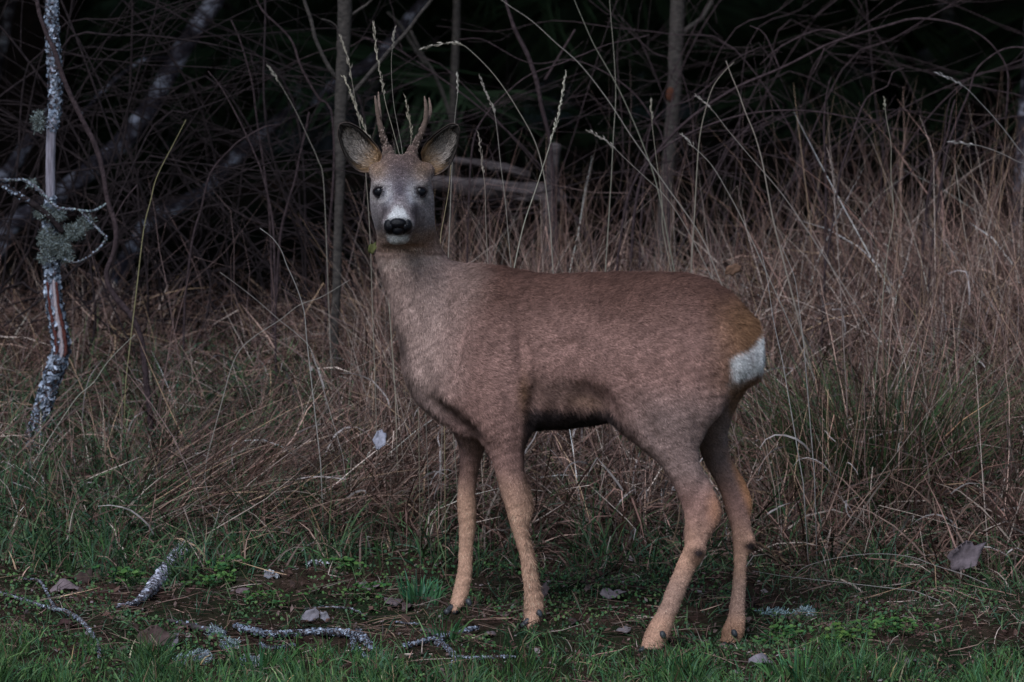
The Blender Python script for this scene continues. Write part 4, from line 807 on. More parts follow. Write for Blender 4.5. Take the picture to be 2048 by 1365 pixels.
VV = np.concatenate(mm.V).reshape(-1, 5, 3); CC = np.concatenate(mm.C).reshape(-1, 5, 3); cu, cv = UV(VV.mean(1)); strip = np.interp(cv, [560, 620, 660, 700, 720], [106, 112, 120, 124, 122]); keep = (np.abs(cu-strip) > 8+3*np.sin(cv*.2)) | (VV.mean(1)[:, 1] > TY)
n_ = keep.sum(); k = np.arange(n_)[:, None]*5; m.add(VV[keep].reshape(-1, 3), T=np.concatenate([k+[0, 1, 2], k+[0, 2, 3], k+[0, 3, 4]]), C=CC[keep].reshape(-1, 3))
tag(m.build('lichen', M_LICHEN, dead, smooth=False), kind='stuff')
m = MB()      # red brown bark lips beside the bare strip
for uu in (-9, 9):
    q, rq = trace([(104+uu, 565, 5), (108+uu, 610, 6), (117+uu, 655, 8), (123+uu, 695, 7), (120+uu, 715, 4)], TY-.016, .008); Vt, Tt, Qt = tube(q, rq, 6, .25, int(uu+20)); m.add(Vt, Tt, Qt, C=(.10, .035, .03))
q, rq = trace([(107, 560, 5), (113, 620, 9), (121, 670, 10), (125, 705, 8), (118, 722, 5)], TY-.0145, .006); Vt, Tt, Qt = tube(q, rq, 6, .12, 9); m.add(Vt, Tt, Qt, C=(.36, .31, .33))
m.build('split_bark', M_SKIN, dead)
q, rq = trace([(-60, 330, 13), (0, 368, 13), (40, 392, 13), (75, 415, 13), (105, 440, 13), (126, 466, 11)], TY-.03, .01); Vt, Tt, Qt = tube(q, rq, 10, .06, 1); br = MB().add(Vt, Tt, Qt).build('branch', M_BARK_DARK, dead)
m = MB(); flakes(m, q, rq, 200, .0026, LC, 3, k1=.6); tag(m.build('lichen', M_LICHEN, br, smooth=False), kind='stuff')
for s_ in ([(-60, 362, 5), (0, 360, 5), (30, 361, 5), (45, 360, 5), (62, 368, 6), (80, 382, 8), (98, 402, 7), (104, 410, 7)], [(104, 408, 6), (118, 417, 6), (140, 419, 5), (160, 421, 5), (175, 438, 5), (190, 452, 5), (205, 468, 4), (213, 475, 5), (206, 487, 4), (195, 500, 4), (172, 517, 3), (150, 525, 3), (130, 520, 2)], [(160, 422, 3), (185, 422, 2), (200, 416, 2), (212, 408, 2)]):
    q, rq = trace(s_, TY-.04, .006); Vt, Tt, Qt = tube(q, rq, 7, .1, 1); t_ = MB().add(Vt, Tt, Qt).build('twig', M_LBARK, dead); m = MB(); flakes(m, q, rq, 260, .0019, LT+LC, 3, .4); tag(m.build('lichen', M_LICHEN, t_, smooth=False), kind='stuff')
m = MB()
for u, v, R_, n_ in ((95, 480, (.016, .018, .024), 420), (122, 492, (.020, .014, .022), 520), (146, 464, (.022, .012, .013), 560), (172, 446, (.016, .010, .010), 300), (132, 512, (.014, .010, .012), 160), (92, 515, (.014, .015, .012), 160), (76, 243, (.009, .012, .022), 220), (112, 430, (.02, .015, .01), 250), (85, 425, (.014, .012, .008), 250), (62, 366, (.008, .008, .006), 60)):
    strands(m, P(u, v, TY-.022), R_, n_, .010, .0006, [(.16, .19, .18), (.10, .115, .105), (.26, .31, .32), (.07, .07, .06)], int(u*3+v))
tag(m.build('bushy_lichen', M_LICHEN, dead, smooth=False), 'shaggy grey green lichen tufts hanging on the trunk', kind='stuff')

# ------------------------------------------------------------------ other trees and saplings
def traced_tree(name, label, cat, Y, main, sides=(), material=None, n=10, rough=.04, grp=None, part='trunk', to_ground=True, up=None):
    main = list(main)
    p, r = trace(main, Y, .02)
    if to_ground:
        e = p[-1]; gz = float(ground(e[0], e[1]))
        if e[2] > gz: d = e-p[-4]; d = d/abs(d[2]+1e-9)*(e[2]-gz+.03)*np.array([.3, .3, 1]); d[2] = -abs(d[2]); p = np.vstack([p, e+d*.5, e+d]); r = np.r_[r, r[-1], r[-1]*1.15]
    t = empty(name, p[-1], label, cat, grp); Vt, Tt, Qt = tube(p, r, n, rough, 3); MB().add(Vt, Tt, Qt).build(part, material, t)
    for s_ in sides: q, rq = trace(s_, Y, .02); Vt, Tt, Qt = tube(q, rq, 7, rough, 4); MB().add(Vt, Tt, Qt).build('branch', material, t)
    return t
traced_tree('sapling', 'thin bending dark sapling stem crossing in front of the lichened trunk', 'sapling', 1.25, [(60, -300, 7), (72, -20, 8), (90, 60, 9), (108, 100, 10), (128, 160, 10), (162, 235, 10), (190, 290, 11), (205, 340, 10), (215, 400, 10), (228, 440, 11), (233, 475, 11), (226, 510, 10), (213, 545, 11), (221, 580, 12), (245, 612, 13), (268, 640, 12), (285, 690, 12)], [[(228, 440, 4), (250, 400, 3), (275, 370, 3)]], M_BARK_PURPLE)
traced_tree('young_tree', 'straight grey young tree standing behind the left ear of the deer', 'tree', 1.75, [(702, -500, 27), (696, -200, 29), (691, -20, 30), (688, 60, 29), (686, 120, 27), (683, 190, 27), (680, 250, 25), (681, 330, 21), (679, 400, 19), (676, 470, 18), (674, 560, 18), (670, 640, 18), (668, 700, 20)],
    [[(590, -60, 7), (606, -5, 7), (622, 40, 8), (630, 75, 8), (645, 110, 8), (658, 135, 9), (674, 158, 8)], [(900, -60, 6), (863, 0, 7), (840, 28, 7), (815, 62, 8), (782, 98, 8), (752, 133, 9), (722, 168, 9), (690, 205, 10)], [(760, -30, 5), (742, 2, 5), (722, 17, 6), (698, 34, 7)], [(642, 38, 2), (660, 43, 3), (672, 52, 3), (682, 66, 4)]], M_BARK_GREY)
traced_tree('thin_tree', 'thin blurred dark trunk above and right of the deer head', 'tree', 3.9, [(918, -600, 15), (914, -20, 16), (911, 100, 17), (907, 200, 16), (905, 300, 17), (905, 420, 18), (904, 520, 18)], [[(820, 60, 6), (845, 110, 7), (870, 150, 7), (892, 205, 8), (905, 250, 8)], [(775, 25, 5), (800, 50, 6), (822, 85, 7), (850, 130, 8)]], M_BARK_GREY)
traced_tree('thin_tree', 'blurred grey trunk with an orange scar right of centre', 'tree', 3.1, [(1366, -600, 28), (1356, -20, 30), (1352, 90, 31), (1350, 170, 30), (1343, 260, 29), (1335, 350, 28), (1328, 430, 28), (1322, 520, 30)], [[(1440, -40, 8), (1420, 10, 9), (1400, 40, 10), (1372, 60, 10), (1358, 85, 10)], [(1380, -40, 9), (1362, 20, 9), (1350, 60, 10), (1343, 95, 9)]], M_BARK_GREY)
Vb, Qb = ball(P(1341, 190, 3.1-.015), (.012, .008, .02), 10, 6); MB().add(Vb, Q=Qb, C=(.07, .028, .018)).build('scar', M_SKIN, bpy.data.objects['thin_tree.001'])
traced_tree('leaning_birch', 'thick leaning birch with pale patches in the dark at upper left', 'tree', 4.2, [(620, -600, 34), (500, -160, 38), (440, -20, 40), (400, 45, 38), (355, 115, 40), (330, 160, 38), (305, 205, 36), (275, 248, 40), (240, 290, 40), (195, 328, 38), (150, 365, 40), (90, 410, 40), (20, 450, 42)], [[(355, 118, 10), (290, 120, 10), (230, 160, 9), (160, 230, 9)]], M_BIRCH, 14, .03)
traced_tree('leaning_birch', 'slimmer leaning birch running down to the left behind the young tree', 'tree', 4.9, [(1000, -400, 20), (880, -60, 22), (800, 60, 24), (752, 118, 26), (700, 150, 26), (655, 182, 27), (605, 212, 26), (560, 240, 28), (525, 268, 27), (490, 300, 30), (450, 340, 32), (410, 385, 32), (350, 415, 34), (300, 440, 34)], [], M_BIRCH, 14, .03)
traced_tree('leaning_birch', 'pale leaning birch stem at the top left corner, left of the dead trunk', 'tree', 5.4, [(60, -500, 20), (30, -60, 22), (18, 20, 22), (10, 70, 20), (-10, 150, 22), (-40, 300, 24)], [], M_BIRCH, 12, .03)
traced_tree('leaning_birch', 'short visible pinkish birch stem far back at the top right', 'tree', 7.0, [(1840, -400, 26), (1875, -40, 28), (1890, 20, 28), (1905, 70, 28), (1922, 110, 26), (1935, 150, 26), (1940, 260, 26)], [], M_BIRCH, 12, .03)
traced_tree('leaning_birch', 'blurred pale stem at the right edge of the picture', 'tree', 4.8, [(2075, -300, 30), (2062, 100, 32), (2052, 220, 32), (2045, 330, 30), (2035, 470, 30)], [], M_BIRCH, 12, .03)
traced_tree('leaning_birch', 'low fallen looking pale stem behind the dead trunk at far left', 'tree', 4.2, [(120, 190, 16), (80, 250, 24), (45, 300, 28), (20, 340, 30), (-20, 380, 32), (-60, 430, 34)], [], M_BIRCH, 12, .03)
traced_tree('sapling', 'blue grey slanting stem right of centre behind the tall stalks', 'sapling', 2.3, [(1010, 0, 5), (1030, 60, 8), (1055, 110, 9), (1075, 170, 9), (1082, 210, 8), (1095, 260, 8), (1102, 300, 7), (1110, 420, 8), (1115, 520, 8)], [[(1150, 60, 4), (1120, 110, 5), (1090, 160, 6)]], M_BARK_PURPLE)

# arching bare shoots
def shoot(label, Y, pts, name='arching_shoot', sides=(), material=None):
    pts = [(q[0], q[1], q[2]*.72) for q in pts]
    return traced_tree(name, label, 'shrub', Y, pts, sides, material or M_BARK_PURPLE, 6, .05, 'bare arching shoots', 'stem')
shoot('long arching reddish shoot sweeping over the upper right', 1.9, [(2012, 235, 6), (2016, 150, 5), (1998, 108, 5), (1960, 70, 5), (1900, 45, 6), (1830, 38, 7), (1780, 50, 7), (1705, 72, 7), (1650, 92, 7), (1600, 118, 7), (1555, 140, 7), (1480, 172, 8), (1400, 222, 8), (1340, 275, 8), (1290, 340, 9), (1270, 420, 9), (1262, 520, 9)], sides=[[(1700, 74, 4), (1640, 60, 3), (1560, 95, 3), (1520, 130, 2)], [(1560, 140, 4), (1530, 70, 3), (1500, 52, 2)], [(1650, 92, 3), (1640, 120, 3), (1625, 150, 2)]])
shoot('arching shoot bending down at the right edge below the long one', 1.8, [(2090, 110, 4), (2048, 96, 5), (2010, 98, 5), (1975, 118, 5), (1950, 145, 6), (1938, 185, 6), (1900, 280, 7), (1880, 380, 7), (1860, 520, 8)])
shoot('pale low arch shoot right of centre crossing the tree with the scar', 1.7, [(1760, 242, 3), (1700, 236, 4), (1650, 226, 5), (1580, 221, 5), (1510, 226, 5), (1450, 240, 6), (1390, 262, 6), (1340, 288, 6), (1290, 330, 7), (1255, 400, 7), (1235, 520, 7)])
shoot('crooked forked shoot with bent grey tip at upper right', 1.75, [(1808, 137, 3), (1785, 146, 4), (1776, 172, 4), (1755, 182, 5), (1735, 195, 5), (1722, 220, 6), (1708, 260, 6), (1695, 300, 6), (1680, 350, 6), (1668, 430, 6), (1650, 540, 7)])
shoot('rusty brown upright shoot right of the crooked one', 1.9, [(1910, 200, 4), (1902, 230, 5), (1895, 270, 6), (1880, 310, 6), (1868, 345, 7), (1855, 400, 7), (1845, 500, 8)])
shoot('brown upright shoot left of the crooked one', 1.9, [(1662, 155, 3), (1655, 180, 4), (1650, 215, 5), (1648, 260, 6), (1650, 310, 6), (1652, 400, 7), (1650, 500, 7)])
shoot('curved dark shoot over the top centre right', 2.2, [(1520, 95, 3), (1470, 120, 3), (1420, 170, 4), (1380, 200, 4), (1330, 220, 4), (1300, 260, 5), (1290, 330, 5), (1280, 480, 6)])
shoot('thin purple arch shoot between the head and the scarred tree', 1.8, [(1300, 70, 3), (1270, 78, 3), (1220, 88, 3), (1170, 108, 4), (1120, 128, 4), (1060, 150, 4), (1020, 180, 4), (980, 220, 4), (950, 270, 5), (940, 350, 5), (935, 480, 5)])
shoot('dark branch arch at top centre ending in a bow', 2.0, [(915, 80, 3), (960, 78, 3), (1000, 98, 3), (1040, 120, 3), (1080, 128, 3), (1140, 120, 4), (1200, 140, 4), (1260, 180, 5), (1300, 230, 5), (1330, 300, 5), (1340, 500, 6)])
shoot('winding blue grey shoot left of the young tree', 1.7, [(560, 250, 3), (530, 254, 4), (500, 270, 5), (475, 285, 5), (460, 300, 5), (440, 320, 5), (422, 345, 6), (412, 375, 6), (402, 420, 6), (385, 480, 7), (370, 600, 7)])
shoot('pale crooked shoot hanging over the dark gap left of the deer', 1.6, [(416, 143, 3), (435, 165, 4), (452, 192, 4), (470, 225, 5), (490, 265, 5), (510, 310, 5), (525, 350, 5), (545, 440, 6), (550, 560, 6)])
shoot('reddish knotty shoot rising behind the left ear toward the top', 1.95, [(505, -20, 6), (525, 22, 6), (560, 55, 6), (585, 85, 7), (600, 130, 7), (618, 165, 7), (640, 200, 7), (662, 220, 6), (668, 330, 7), (655, 500, 8)])
shoot('long shoot leaning out left from the young tree foot', 2.0, [(462, 40, 4), (478, 75, 4), (492, 120, 5), (505, 170, 5), (510, 210, 5), (518, 270, 5), (530, 350, 6), (540, 450, 6), (545, 620, 7)])
shoot('brown shoot leaning right near the left ear', 2.0, [(618, 225, 5), (612, 260, 6), (600, 310, 6), (590, 360, 7), (575, 410, 7), (560, 480, 8), (550, 640, 9)])
# tangled brushwood: several shrubs of long near-horizontal twigs
def shrub(u, v, Y, label, n=26, L=(.35, .95), az=0.0, spread=1.1, up=(.25, .9), col=M_BARK_DARK, w=(.0012, .0030), sub=7):
    c = P(u, v, Y); c[2] = min(c[2], 9); base = np.array([c[0], Y, float(ground(c[0], Y))]); t = empty('bare_shrub', base, label, 'shrub', 'bare twiggy shrubs'); g_ = np.random.default_rng(int(abs(u)+v))
    for i_ in range(n):
        m = MB(); p = c+g_.normal(size=3)*np.array([.12, .12, .16]); start = base+np.array([g_.normal()*.04, g_.normal()*.04, 0]); L_ = g_.uniform(*L); a = az+g_.normal()*spread*.35+(math.pi if g_.random() < .4 else 0); e = g_.uniform(-.15, up[1]*.7)
        d = np.array([math.cos(a)*math.cos(e), math.sin(a)*.4, math.sin(e)]); start = start*[1, 1, 1]+np.array([-math.cos(a)*.35, 0, 0]); q = [start, (start+p)/2+g_.normal(size=3)*.08, p]
        for k in range(1, 6): d = d+g_.normal(size=3)*.13+np.array([0, 0, -.05]); q.append(q[-1]+d/np.linalg.norm(d)*L_/5)
        q = np.array(q); w0 = g_.uniform(*w); rr = np.linspace(w0*1.3, w0*.35, len(q)); R4 = resample(np.c_[q, rr], .05); Vt, Tt, Qt = tube(R4[:, :3], R4[:, 3], 5); m.add(Vt, Tt, Qt)
        for _ in range(sub):
            k = g_.integers(len(R4)//2, len(R4)-2); s0 = R4[k, :3]; d2 = (R4[k+1, :3]-s0); d2 = d2/np.linalg.norm(d2)+g_.normal(size=3)*.6; d2 /= np.linalg.norm(d2); l2 = g_.uniform(.08, .3); qq = [s0]
            for _k in range(3): d2 = d2+g_.normal(size=3)*.15; qq.append(qq[-1]+d2*l2/3)
            R5 = resample(np.c_[np.array(qq), np.linspace(R4[k, 3]*.55, .0004, 4)], .05); Vt, Tt, Qt = tube(R5[:, :3], R5[:, 3], 4); m.add(Vt, Tt, Qt)
        m.build('stem', col, t)
for a in ((60, 60, 2.1, 'dark twiggy shrub in the top left corner'), (230, 120, 2.3, 'dark twiggy shrub right of the lichened trunk top'), (380, 60, 2.2, 'wide dark shrub of level twigs at upper left centre'), (470, 210, 2.5, 'dark shrub below the leaning birches'), (200, 330, 2.4, 'low purple shrub behind the thin sapling'), (60, 480, 1.9, 'low twiggy shrub left of the lichened trunk'),
          (420, 420, 2.2, 'low tangle of twigs left of the young tree'), (590, 400, 2.3, 'low dark shrub close left of the young tree')):
    shrub(*a, n=11)
for a in ((1000, 250, 2.4, 'thin shrub right of the deer ears'), (1200, 130, 2.6, 'sparse shrub at the top centre right'), (1500, 120, 2.5, 'bare shrub under the long arching shoot'), (1750, 220, 2.5, 'bare shrub at the right beneath the arching shoots'), (1950, 260, 2.2, 'twiggy shrub near the right edge'), (1420, 330, 2.2, 'tangled low shrub right of the scarred tree'), (1650, 60, 3.0, 'pale twiggy shrub high at upper right')):
    shrub(*a, n=7, L=(.3, .8), col=M_BARK_PURPLE, w=(.0008, .0018))

# ------------------------------------------------------------------ tall single stalks
def stalk(label, Y, pts, w=2.6, col=(.40, .33, .24), seeds=True, leaf=0):
    w = w*.6; g0 = (col[0]+col[1]+col[2])/3; col = tuple(.72*(.7*c_+.3*g0) for c_ in col); pts = [(q[0]+random.gauss(0, 1.6)*(0 < i_), q[1]) for i_, q in enumerate(pts)]
    p, r = trace([(q[0], q[1], w) for q in pts], Y, .012); e = p[-1].copy(); gz = float(ground(e[0], e[1]))
    if e[2] > gz+.01:
        d = p[-1]-p[-3]; d = d/np.linalg.norm(d); k = (e[2]-gz)/max(-d[2], .4); p = np.vstack([p, e+d*k*.5*[1, 1, 0]-[0, 0, (e[2]-gz)*.5], e+d*k*[.7, .7, 0]-[0, 0, (e[2]-gz)+.01]]); r = np.r_[r, r[-1], r[-1]]
    r = r*np.linspace(.6, 1.15, len(r)); t = empty('grass_stalk', p[-1], label, 'grass stalk', 'tall single grass stalks'); Vt, Tt, Qt = tube(p, r, 5); MB().add(Vt, Tt, Qt, C=col).build('stem', M_STALK, t)
    if seeds:
        m = MB(); L_ = min(len(p)-2, int(seeds*14) if seeds is not True else 9); rr = r[0]
        for k in np.linspace(0, L_, L_*3):
            i_ = int(k); q = p[i_]+(p[i_+1]-p[i_])*(k-i_); d = p[max(i_-1, 0)]-p[i_+1]; d = d/np.linalg.norm(d); s_ = rng.normal(size=3)*.22; s_ = d+s_; e2 = np.cross(s_, [0, 1, 0]); e2 /= np.linalg.norm(e2); ln = rng.uniform(.008, .014); sgn = rng.choice([-1, 1])
            a0 = q+e2*sgn*.0006; m.add([a0, a0+s_*ln*.45+e2*sgn*.0022, a0+s_*ln, a0+s_*ln*.5-e2*sgn*.0002+[0, -.001, 0]], T=[(0, 1, 2), (0, 2, 3), (0, 3, 1), (1, 3, 2)], C=np.array(col)*rng.uniform(.7, 1.3))
        m.build('seed_head', M_STALK, t, smooth=False)
    return t
SL = [('bright pale stalk leaning right of the ears, the brightest one', .9, [(1131, 150), (1118, 220), (1100, 290), (1075, 370), (1052, 440), (1036, 500), (1020, 570)], 3.2, (.55, .50, .36), 1.0),
 ('stalk arching over to the left above the right ear', 1.1, [(846, 97), (862, 92), (885, 88), (905, 86), (922, 89), (945, 103), (985, 148), (1030, 212), (1075, 300), (1100, 420), (1110, 560)], 3, (.42, .36, .27), .7),
 ('upright seeded stalk between the antlers, tallest there', .5, [(748, 50), (755, 110), (762, 160), (772, 210), (785, 260), (800, 310), (820, 400), (850, 560)], 2.6, (.40, .34, .24), 1.),
 ('seeded stalk crossing the young tree at the left ear', .9, [(682, 75), (695, 125), (706, 180), (714, 230), (728, 300), (740, 450), (745, 600)], 2.4, (.36, .30, .22), .6),
 ('second seeded stalk beside the left ear leaning right', .8, [(688, 155), (700, 185), (712, 215), (722, 240), (738, 275), (760, 350), (770, 520)], 2.8, (.45, .38, .26), 1.),
 ('stalk between the antlers leaning left with a bent leaf', .5, [(812, 202), (817, 235), (822, 270), (823, 310), (825, 450)], 2.6, (.38, .31, .2), .6),
 ('stalk rising behind the left antler tip', .55, [(790, 60), (786, 120), (787, 200), (797, 260), (806, 305), (815, 420)], 2.2, (.33, .28, .22), .3),
 ('stalk right of the deer ear, gently leaning', .95, [(962, 157), (975, 190), (985, 215), (993, 260), (1000, 330), (1008, 400), (1016, 470), (1024, 560)], 2.4, (.38, .32, .26), .7),
 ('short straight stalk just above the right ear', .7, [(915, 154), (914, 190), (911, 235), (905, 330), (900, 480)], 2.2, (.42, .37, .3), .3),
 ('short seeded stalk right of the neck', .7, [(958, 275), (964, 320), (968, 380), (975, 450), (980, 560)], 2.6, (.34, .26, .2), .5),
 ('yellow stem beside the neck on the right', .45, [(902, 330), (895, 380), (888, 430), (884, 480), (886, 560)], 2.6, (.48, .36, .16), 0),
 ('yellow green bent stalk in the dark gap at left', 1.2, [(372, 240), (350, 285), (332, 320), (310, 360), (300, 400), (288, 455), (275, 560)], 3, (.40, .34, .12), 0),
 ('thin stalk slanting down above the dark gap at left', 1.5, [(538, 135), (560, 172), (590, 222), (615, 275), (635, 320), (650, 370), (655, 600)], 2.4, (.36, .31, .24), .3),
 ('stalk leaning left in the upper right, crossing the arch shoot', 1.3, [(1395, 193), (1425, 222), (1460, 262), (1500, 312), (1560, 385), (1610, 450), (1660, 530)], 2.8, (.40, .33, .28), .3),
 ('parallel stalk below it leaning left', 1.2, [(1365, 270), (1385, 290), (1420, 330), (1455, 385), (1485, 440), (1530, 540)], 2.8, (.42, .36, .30), .3),
 ('thick tan stem bent at its top right of the scarred tree', 1.3, [(1452, 122), (1462, 150), (1475, 185), (1492, 225), (1510, 270), (1522, 320), (1535, 380), (1550, 450), (1570, 540)], 5, (.38, .30, .23), 0),
 ('broken dry reed leaning left from the thick tan stem', 1.3, [(1468, 125), (1448, 145), (1428, 175), (1410, 225), (1398, 290), (1390, 420)], 4, (.34, .28, .2), 0),
 ('very straight tall stalk in the middle of the right thicket', 1.1, [(1768, 200), (1775, 240), (1780, 290), (1784, 350), (1788, 430), (1772, 520), (1760, 640)], 2.6, (.42, .38, .26), .2),
 ('plumed reddish seed stalk in the right thicket', 1.0, [(1658, 305), (1663, 335), (1667, 370), (1670, 420), (1674, 480), (1680, 560)], 3.2, (.34, .24, .2), 1.6),
 ('long stalk falling to the right across the right edge', 1.4, [(1880, 150), (1925, 172), (1960, 205), (1995, 245), (2030, 290), (2060, 340), (2080, 460)], 2.6, (.36, .33, .32), .4),
 ('seeded stalk bowing right at the right edge', 1.3, [(1905, 285), (1950, 290), (1990, 302), (2030, 322), (2070, 350), (2090, 500)], 2.6, (.36, .31, .29), .4),
 ('very tall stalk entering from the top right of the ears', 1.4, [(978, -20), (1020, 10), (1065, 42), (1110, 85), (1160, 130), (1215, 200), (1265, 275), (1330, 370), (1400, 470), (1440, 560)], 3.2, (.42, .36, .3), 0),
 ('tall greenish stalk entering from the top centre right', 1.5, [(1140, -20), (1165, 40), (1190, 92), (1225, 155), (1255, 215), (1290, 300), (1320, 380), (1345, 520)], 3.4, (.30, .29, .2), 0),
 ('fine vertical stalk left of the scarred tree', 1.3, [(1218, -15), (1224, 40), (1228, 110), (1230, 190), (1225, 280), (1220, 360), (1215, 520)], 2.8, (.36, .33, .24), 0),
 ('fine stalk right of the scarred tree standing straight', 1.2, [(1302, 205), (1305, 250), (1312, 320), (1322, 400), (1330, 460), (1345, 560)], 2.4, (.40, .34, .24), .3),
 ('stalk leaning left in front of the scarred tree', 1.1, [(1178, 262), (1215, 285), (1250, 315), (1290, 355), (1330, 395), (1375, 460), (1420, 550)], 2.4, (.38, .32, .26), .5),
 ('pale stalk slanting out of the green grass beside the dead trunk foot', 1.0, [(270, 670), (248, 690), (215, 725), (185, 765), (155, 792), (130, 830), (112, 850)], 3, (.50, .48, .36), 0),
 ('long pale straw leaning left of the deer chest', .9, [(700, 560), (640, 595), (600, 610), (560, 640), (510, 672), (480, 700), (462, 735), (450, 790)], 2.6, (.42, .37, .31), 0),
 ('crossing straw right of the long pale one', .8, [(440, 545), (480, 575), (520, 605), (560, 640), (600, 672), (620, 700), (640, 760)], 2.2, (.42, .36, .32), 0),
 ('pale dry blade curling left beside the throat', .7, [(520, 457), (545, 475), (562, 500), (575, 530), (590, 570), (605, 620), (615, 680), (620, 760)], 3, (.46, .42, .38), 0),
 ('straight straw standing behind the rump', .6, [(1522, 500), (1535, 560), (1550, 640), (1562, 720), (1575, 780)], 2.6, (.46, .42, .4), 0),
 ('second straw behind the rump leaning left', .65, [(1562, 490), (1588, 555), (1598, 620), (1605, 690), (1615, 760)], 2.6, (.42, .38, .36), 0),
 ('long level straw lying over the low grass at lower right', .3, [(1505, 1142), (1560, 1152), (1650, 1162), (1740, 1172), (1830, 1182)], 2.6, (.40, .35, .32), 0),
 ('wide bow of dry grass at lower right', .5, [(1590, 1150), (1615, 1132), (1680, 1115), (1750, 1108), (1820, 1114), (1870, 1130), (1930, 1150)], 2.6, (.40, .34, .31), 0)]
for a in SL: stalk(*a)

# ------------------------------------------------------------------ rotten log and post behind
def block(name, label, cat, Y, pts, material, n=12, rough=.12, grp=None):
    p, r = trace(pts, Y, .03); t = empty(name, p[0], label, cat, grp); Vt, Tt, Qt = tube(p, r, n, rough, 5); MB().add(Vt, Tt, Qt).build('wood', material, t); m = MB(); g_ = np.random.default_rng(4)
    for _ in range(14):
        k = g_.integers(0, len(p)-3); th = g_.uniform(0, 6.28); o_ = np.array([0, math.cos(th), math.sin(th)])*r[k]*.95; e = min(len(p)-1, k+g_.integers(2, 8)); q = np.linspace(p[k]+o_, p[e]+o_*1.05, 6); Vt, Tt, Qt = tube(q, [.001, .004, .006, .005, .004, .001], 5, .2, int(k)); m.add(Vt, Tt, Qt)
    m.build('splinters', material, t); return t
block('rotten_log', 'thick grey rotten log lying behind the grass right of the ears', 'log', 3.3, [(860, 365, 34), (930, 374, 38), (1000, 380, 40), (1060, 388, 42), (1110, 396, 40), (1130, 402, 26)], M_LOG)
block('rotten_log', 'thinner pale log resting above the thick rotten one', 'log', 3.35, [(880, 318, 12), (920, 323, 15), (980, 330, 16), (1030, 345, 14), (1060, 352, 8)], M_LOG)
block('broken_post', 'short upright broken grey post beside the rotten log', 'post', 3.1, [(1110, 290, 26), (1107, 320, 27), (1104, 350, 28), (1100, 420, 30), (1096, 560, 30)], M_LOG, 10, .05)
# stones
def stone(u, v, Y, s, label):
    g_ = np.random.default_rng(int(u)); c = P(u, v, Y); Vb, Qb = ball((0, 0, 0), (1, 1, 1), 18, 12); d = 1+.12*vnoise(Vb, .35, int(u))+.04*vnoise(Vb, 1.2, 3); Vb = Vb*d[:, None]*np.array(s)+c; o = MB().add(Vb, Q=Qb, C=(.13, .14, .17)).build('stone', M_LICHEN); tag(o, label, 'stone', 'pale stones in the dark')
stone(1712, 148, 7.5, (.07, .05, .025), 'pale bluish stone in the dark background at upper right'); stone(1572, 622, 2.35, (.04, .03, .02), 'small bluish lichen patch shaped as a stone right of the rump'); stone(1880, 110, 7.4, (.07, .05, .03), 'dim stone at the foot of the pinkish birch')  # the one by the rump is a lichen patch modelled as a stone

# ------------------------------------------------------------------ spruce wood behind
def spruce_mesh(seed, Hh, R0, z0, dens=1.0, nq=2, wr=(.03, .06)):
    g_ = np.random.default_rng(seed); m = MB(); z = z0; pts = []
    while z < Hh*.98:
        f = (z-z0)/(Hh-z0); rad = R0*(1-f)**.8+.15; nb = int(8*dens)
        for b_ in range(nb):
            a = g_.uniform(0, 6.28); L = rad*g_.uniform(.75, 1.15); k = np.linspace(.15, 1, max(4, int(L/.16))); dr = g_.uniform(.25, .55)
            x = k*L; zz = z+.05*L*np.sin(k*3)-dr*k**1.4*L*.6+.12*L*k**4; sp = np.stack([x*math.cos(a), x*math.sin(a), zz], 1)
            for i_ in range(len(sp)-1):
                for sgn in (-1, 1):
                    d = sp[i_+1]-sp[i_]; d /= np.linalg.norm(d); pr = np.array([-math.sin(a), math.cos(a), 0])*sgn; l2 = (.34*L*(1-k[i_]*.75)+.10)*g_.uniform(.7, 1.2); e = pr*.85+d*.6; e /= np.linalg.norm(e); e[2] -= g_.uniform(.15, .55)
                    for q in range(nq):
                        o_ = sp[i_]+d*g_.uniform(0, .1); w_ = g_.uniform(*wr); t1 = o_+e*l2*g_.uniform(.6, 1)+g_.normal(size=3)*.04; md = (o_+t1)/2+[0, 0, .02]; w2 = d*w_+np.array([0, 0, -w_*.6])
                        m.add([o_-d*.015, md-w2*.8, t1, md+w2*.8], Q=[(0, 1, 2, 3)], C=np.array([.030, .050, .026])*g_.uniform(.6, 1.5))
        z += g_.uniform(.22, .36)*(1+.3*f)
    return m
sm = [spruce_mesh(1, 11, 2.3, 2.25, 1.5, 3, (.05, .1)), spruce_mesh(2, 9, 2.0, .9, .9, 7, (.005, .012)), spruce_mesh(5, 7, 1.7, .15, 1., 7, (.006, .014))]  # first crown: high, out of view, made dense to darken the wood
for m in sm: print('spruce tris', sum(len(q) for q in m.Q)*2)
sme = [m.mesh('crown', M_SPRUCE, False) for m in sm]; tme = []
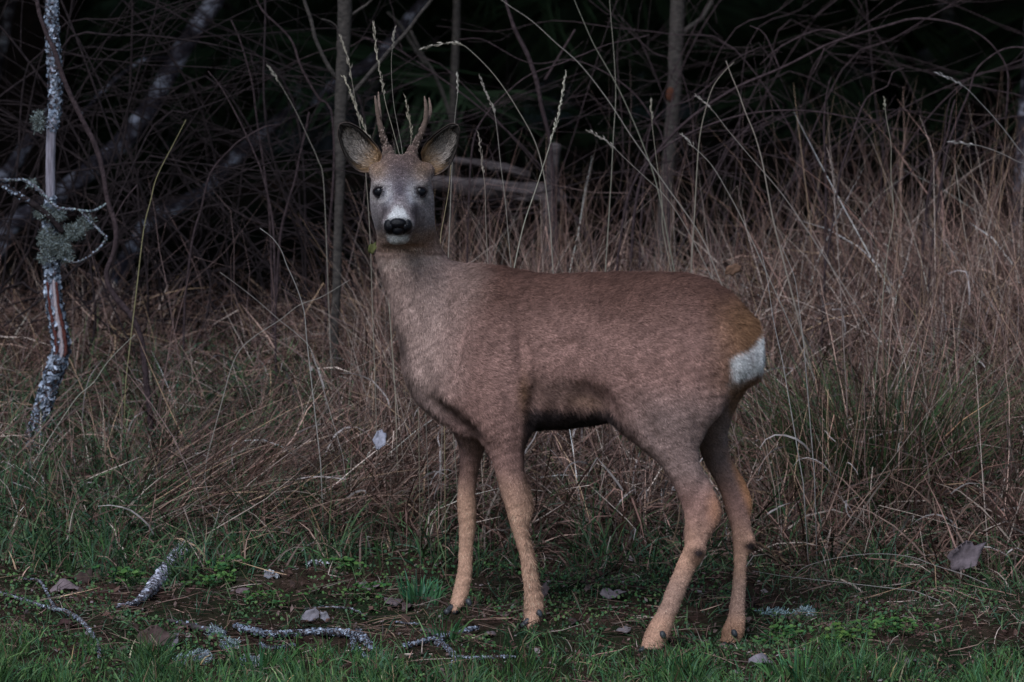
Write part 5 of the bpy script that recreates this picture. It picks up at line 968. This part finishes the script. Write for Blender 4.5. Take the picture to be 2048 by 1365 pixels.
for hh in (11, 9, 7):
    q = np.array([[0, 0, -.4], [.02, 0, 1], [0, .02, 3], [0, 0, hh*.6], [0, 0, hh]]); Vt, Tt, Qt = tube(resample(np.c_[q, [.15, .12, .1, .07, .01]], .25)[:, :3], resample(np.c_[q, [.15, .12, .1, .07, .01]], .25)[:, 3], 12, .05, 1); tme.append(MB().add(Vt, Tt, Qt).mesh('trunk', M_BARK_DARK))
SP = [(0, -3.9, 3.6), (0, -1.9, 4.5), (0, 1.95, 4.6), (0, 4.3, 4.1), (0, -6.0, 3.4), (0, 6.2, 3.6), (0, -8, 3.8), (0, 8.4, 3.6), (1, -1.4, 6.4), (1, 1.5, 6.8), (1, -3.9, 6.2), (1, 4.2, 6.0), (0, -6.6, 6.6), (0, 7, 6.4), (1, -.1, 8.8), (2, -2.5, 8.9), (2, 2.6, 9.2), (1, 5, 8.8), (1, -5, 9), (2, .9, 11.4), (2, -1.1, 11.6), (2, -3.3, 11.8), (2, 3.5, 11.6), (2, 1.6, 13.6), (1, -.4, 13.8), (2, -2.2, 14), (2, 3.0, 14.2), (1, -4.4, 14), (1, 5, 14), (1, 0.4, 16.5), (1, -2, 16.8), (1, 2.4, 16.6), (1, 4.6, 17), (1, -4.2, 17)]
def row_of(y): return sum(y > q for q in (5.8, 8.6, 11.2, 13.4, 16.2))
NUM = ['leftmost', 'second from left', 'third from left', 'fourth from left', 'fifth from left', 'sixth from left', 'seventh from left', 'rightmost']
for i_, (k, x, y) in enumerate(SP):
    rw = row_of(y); mates = sorted(q[1] for q in SP if row_of(q[2]) == rw); j_ = mates.index(x); nm = 'rightmost' if j_ == len(mates)-1 else NUM[j_]
    t = empty('spruce', (x, y, float(ground(x, y))-.05), 'dark spruce, %s in the %s row of the wood behind' % (nm, ['unseen front', 'second', 'third', 'fourth', 'fifth', 'last'][rw]), 'tree', 'spruces of the dark wood behind'); t.rotation_euler = (0, 0, rng.uniform(0, 6.28)); s_ = rng.uniform(.88, 1.12); t.scale = (s_,)*3
    for nme, me in (('crown', sme[k]), ('trunk', tme[k])):
        o = bpy.data.objects.new(nme, me); COL.objects.link(o); o.parent = t
print('total tris', sum(len(o.data.polygons) for o in bpy.data.objects if o.type == 'MESH'))
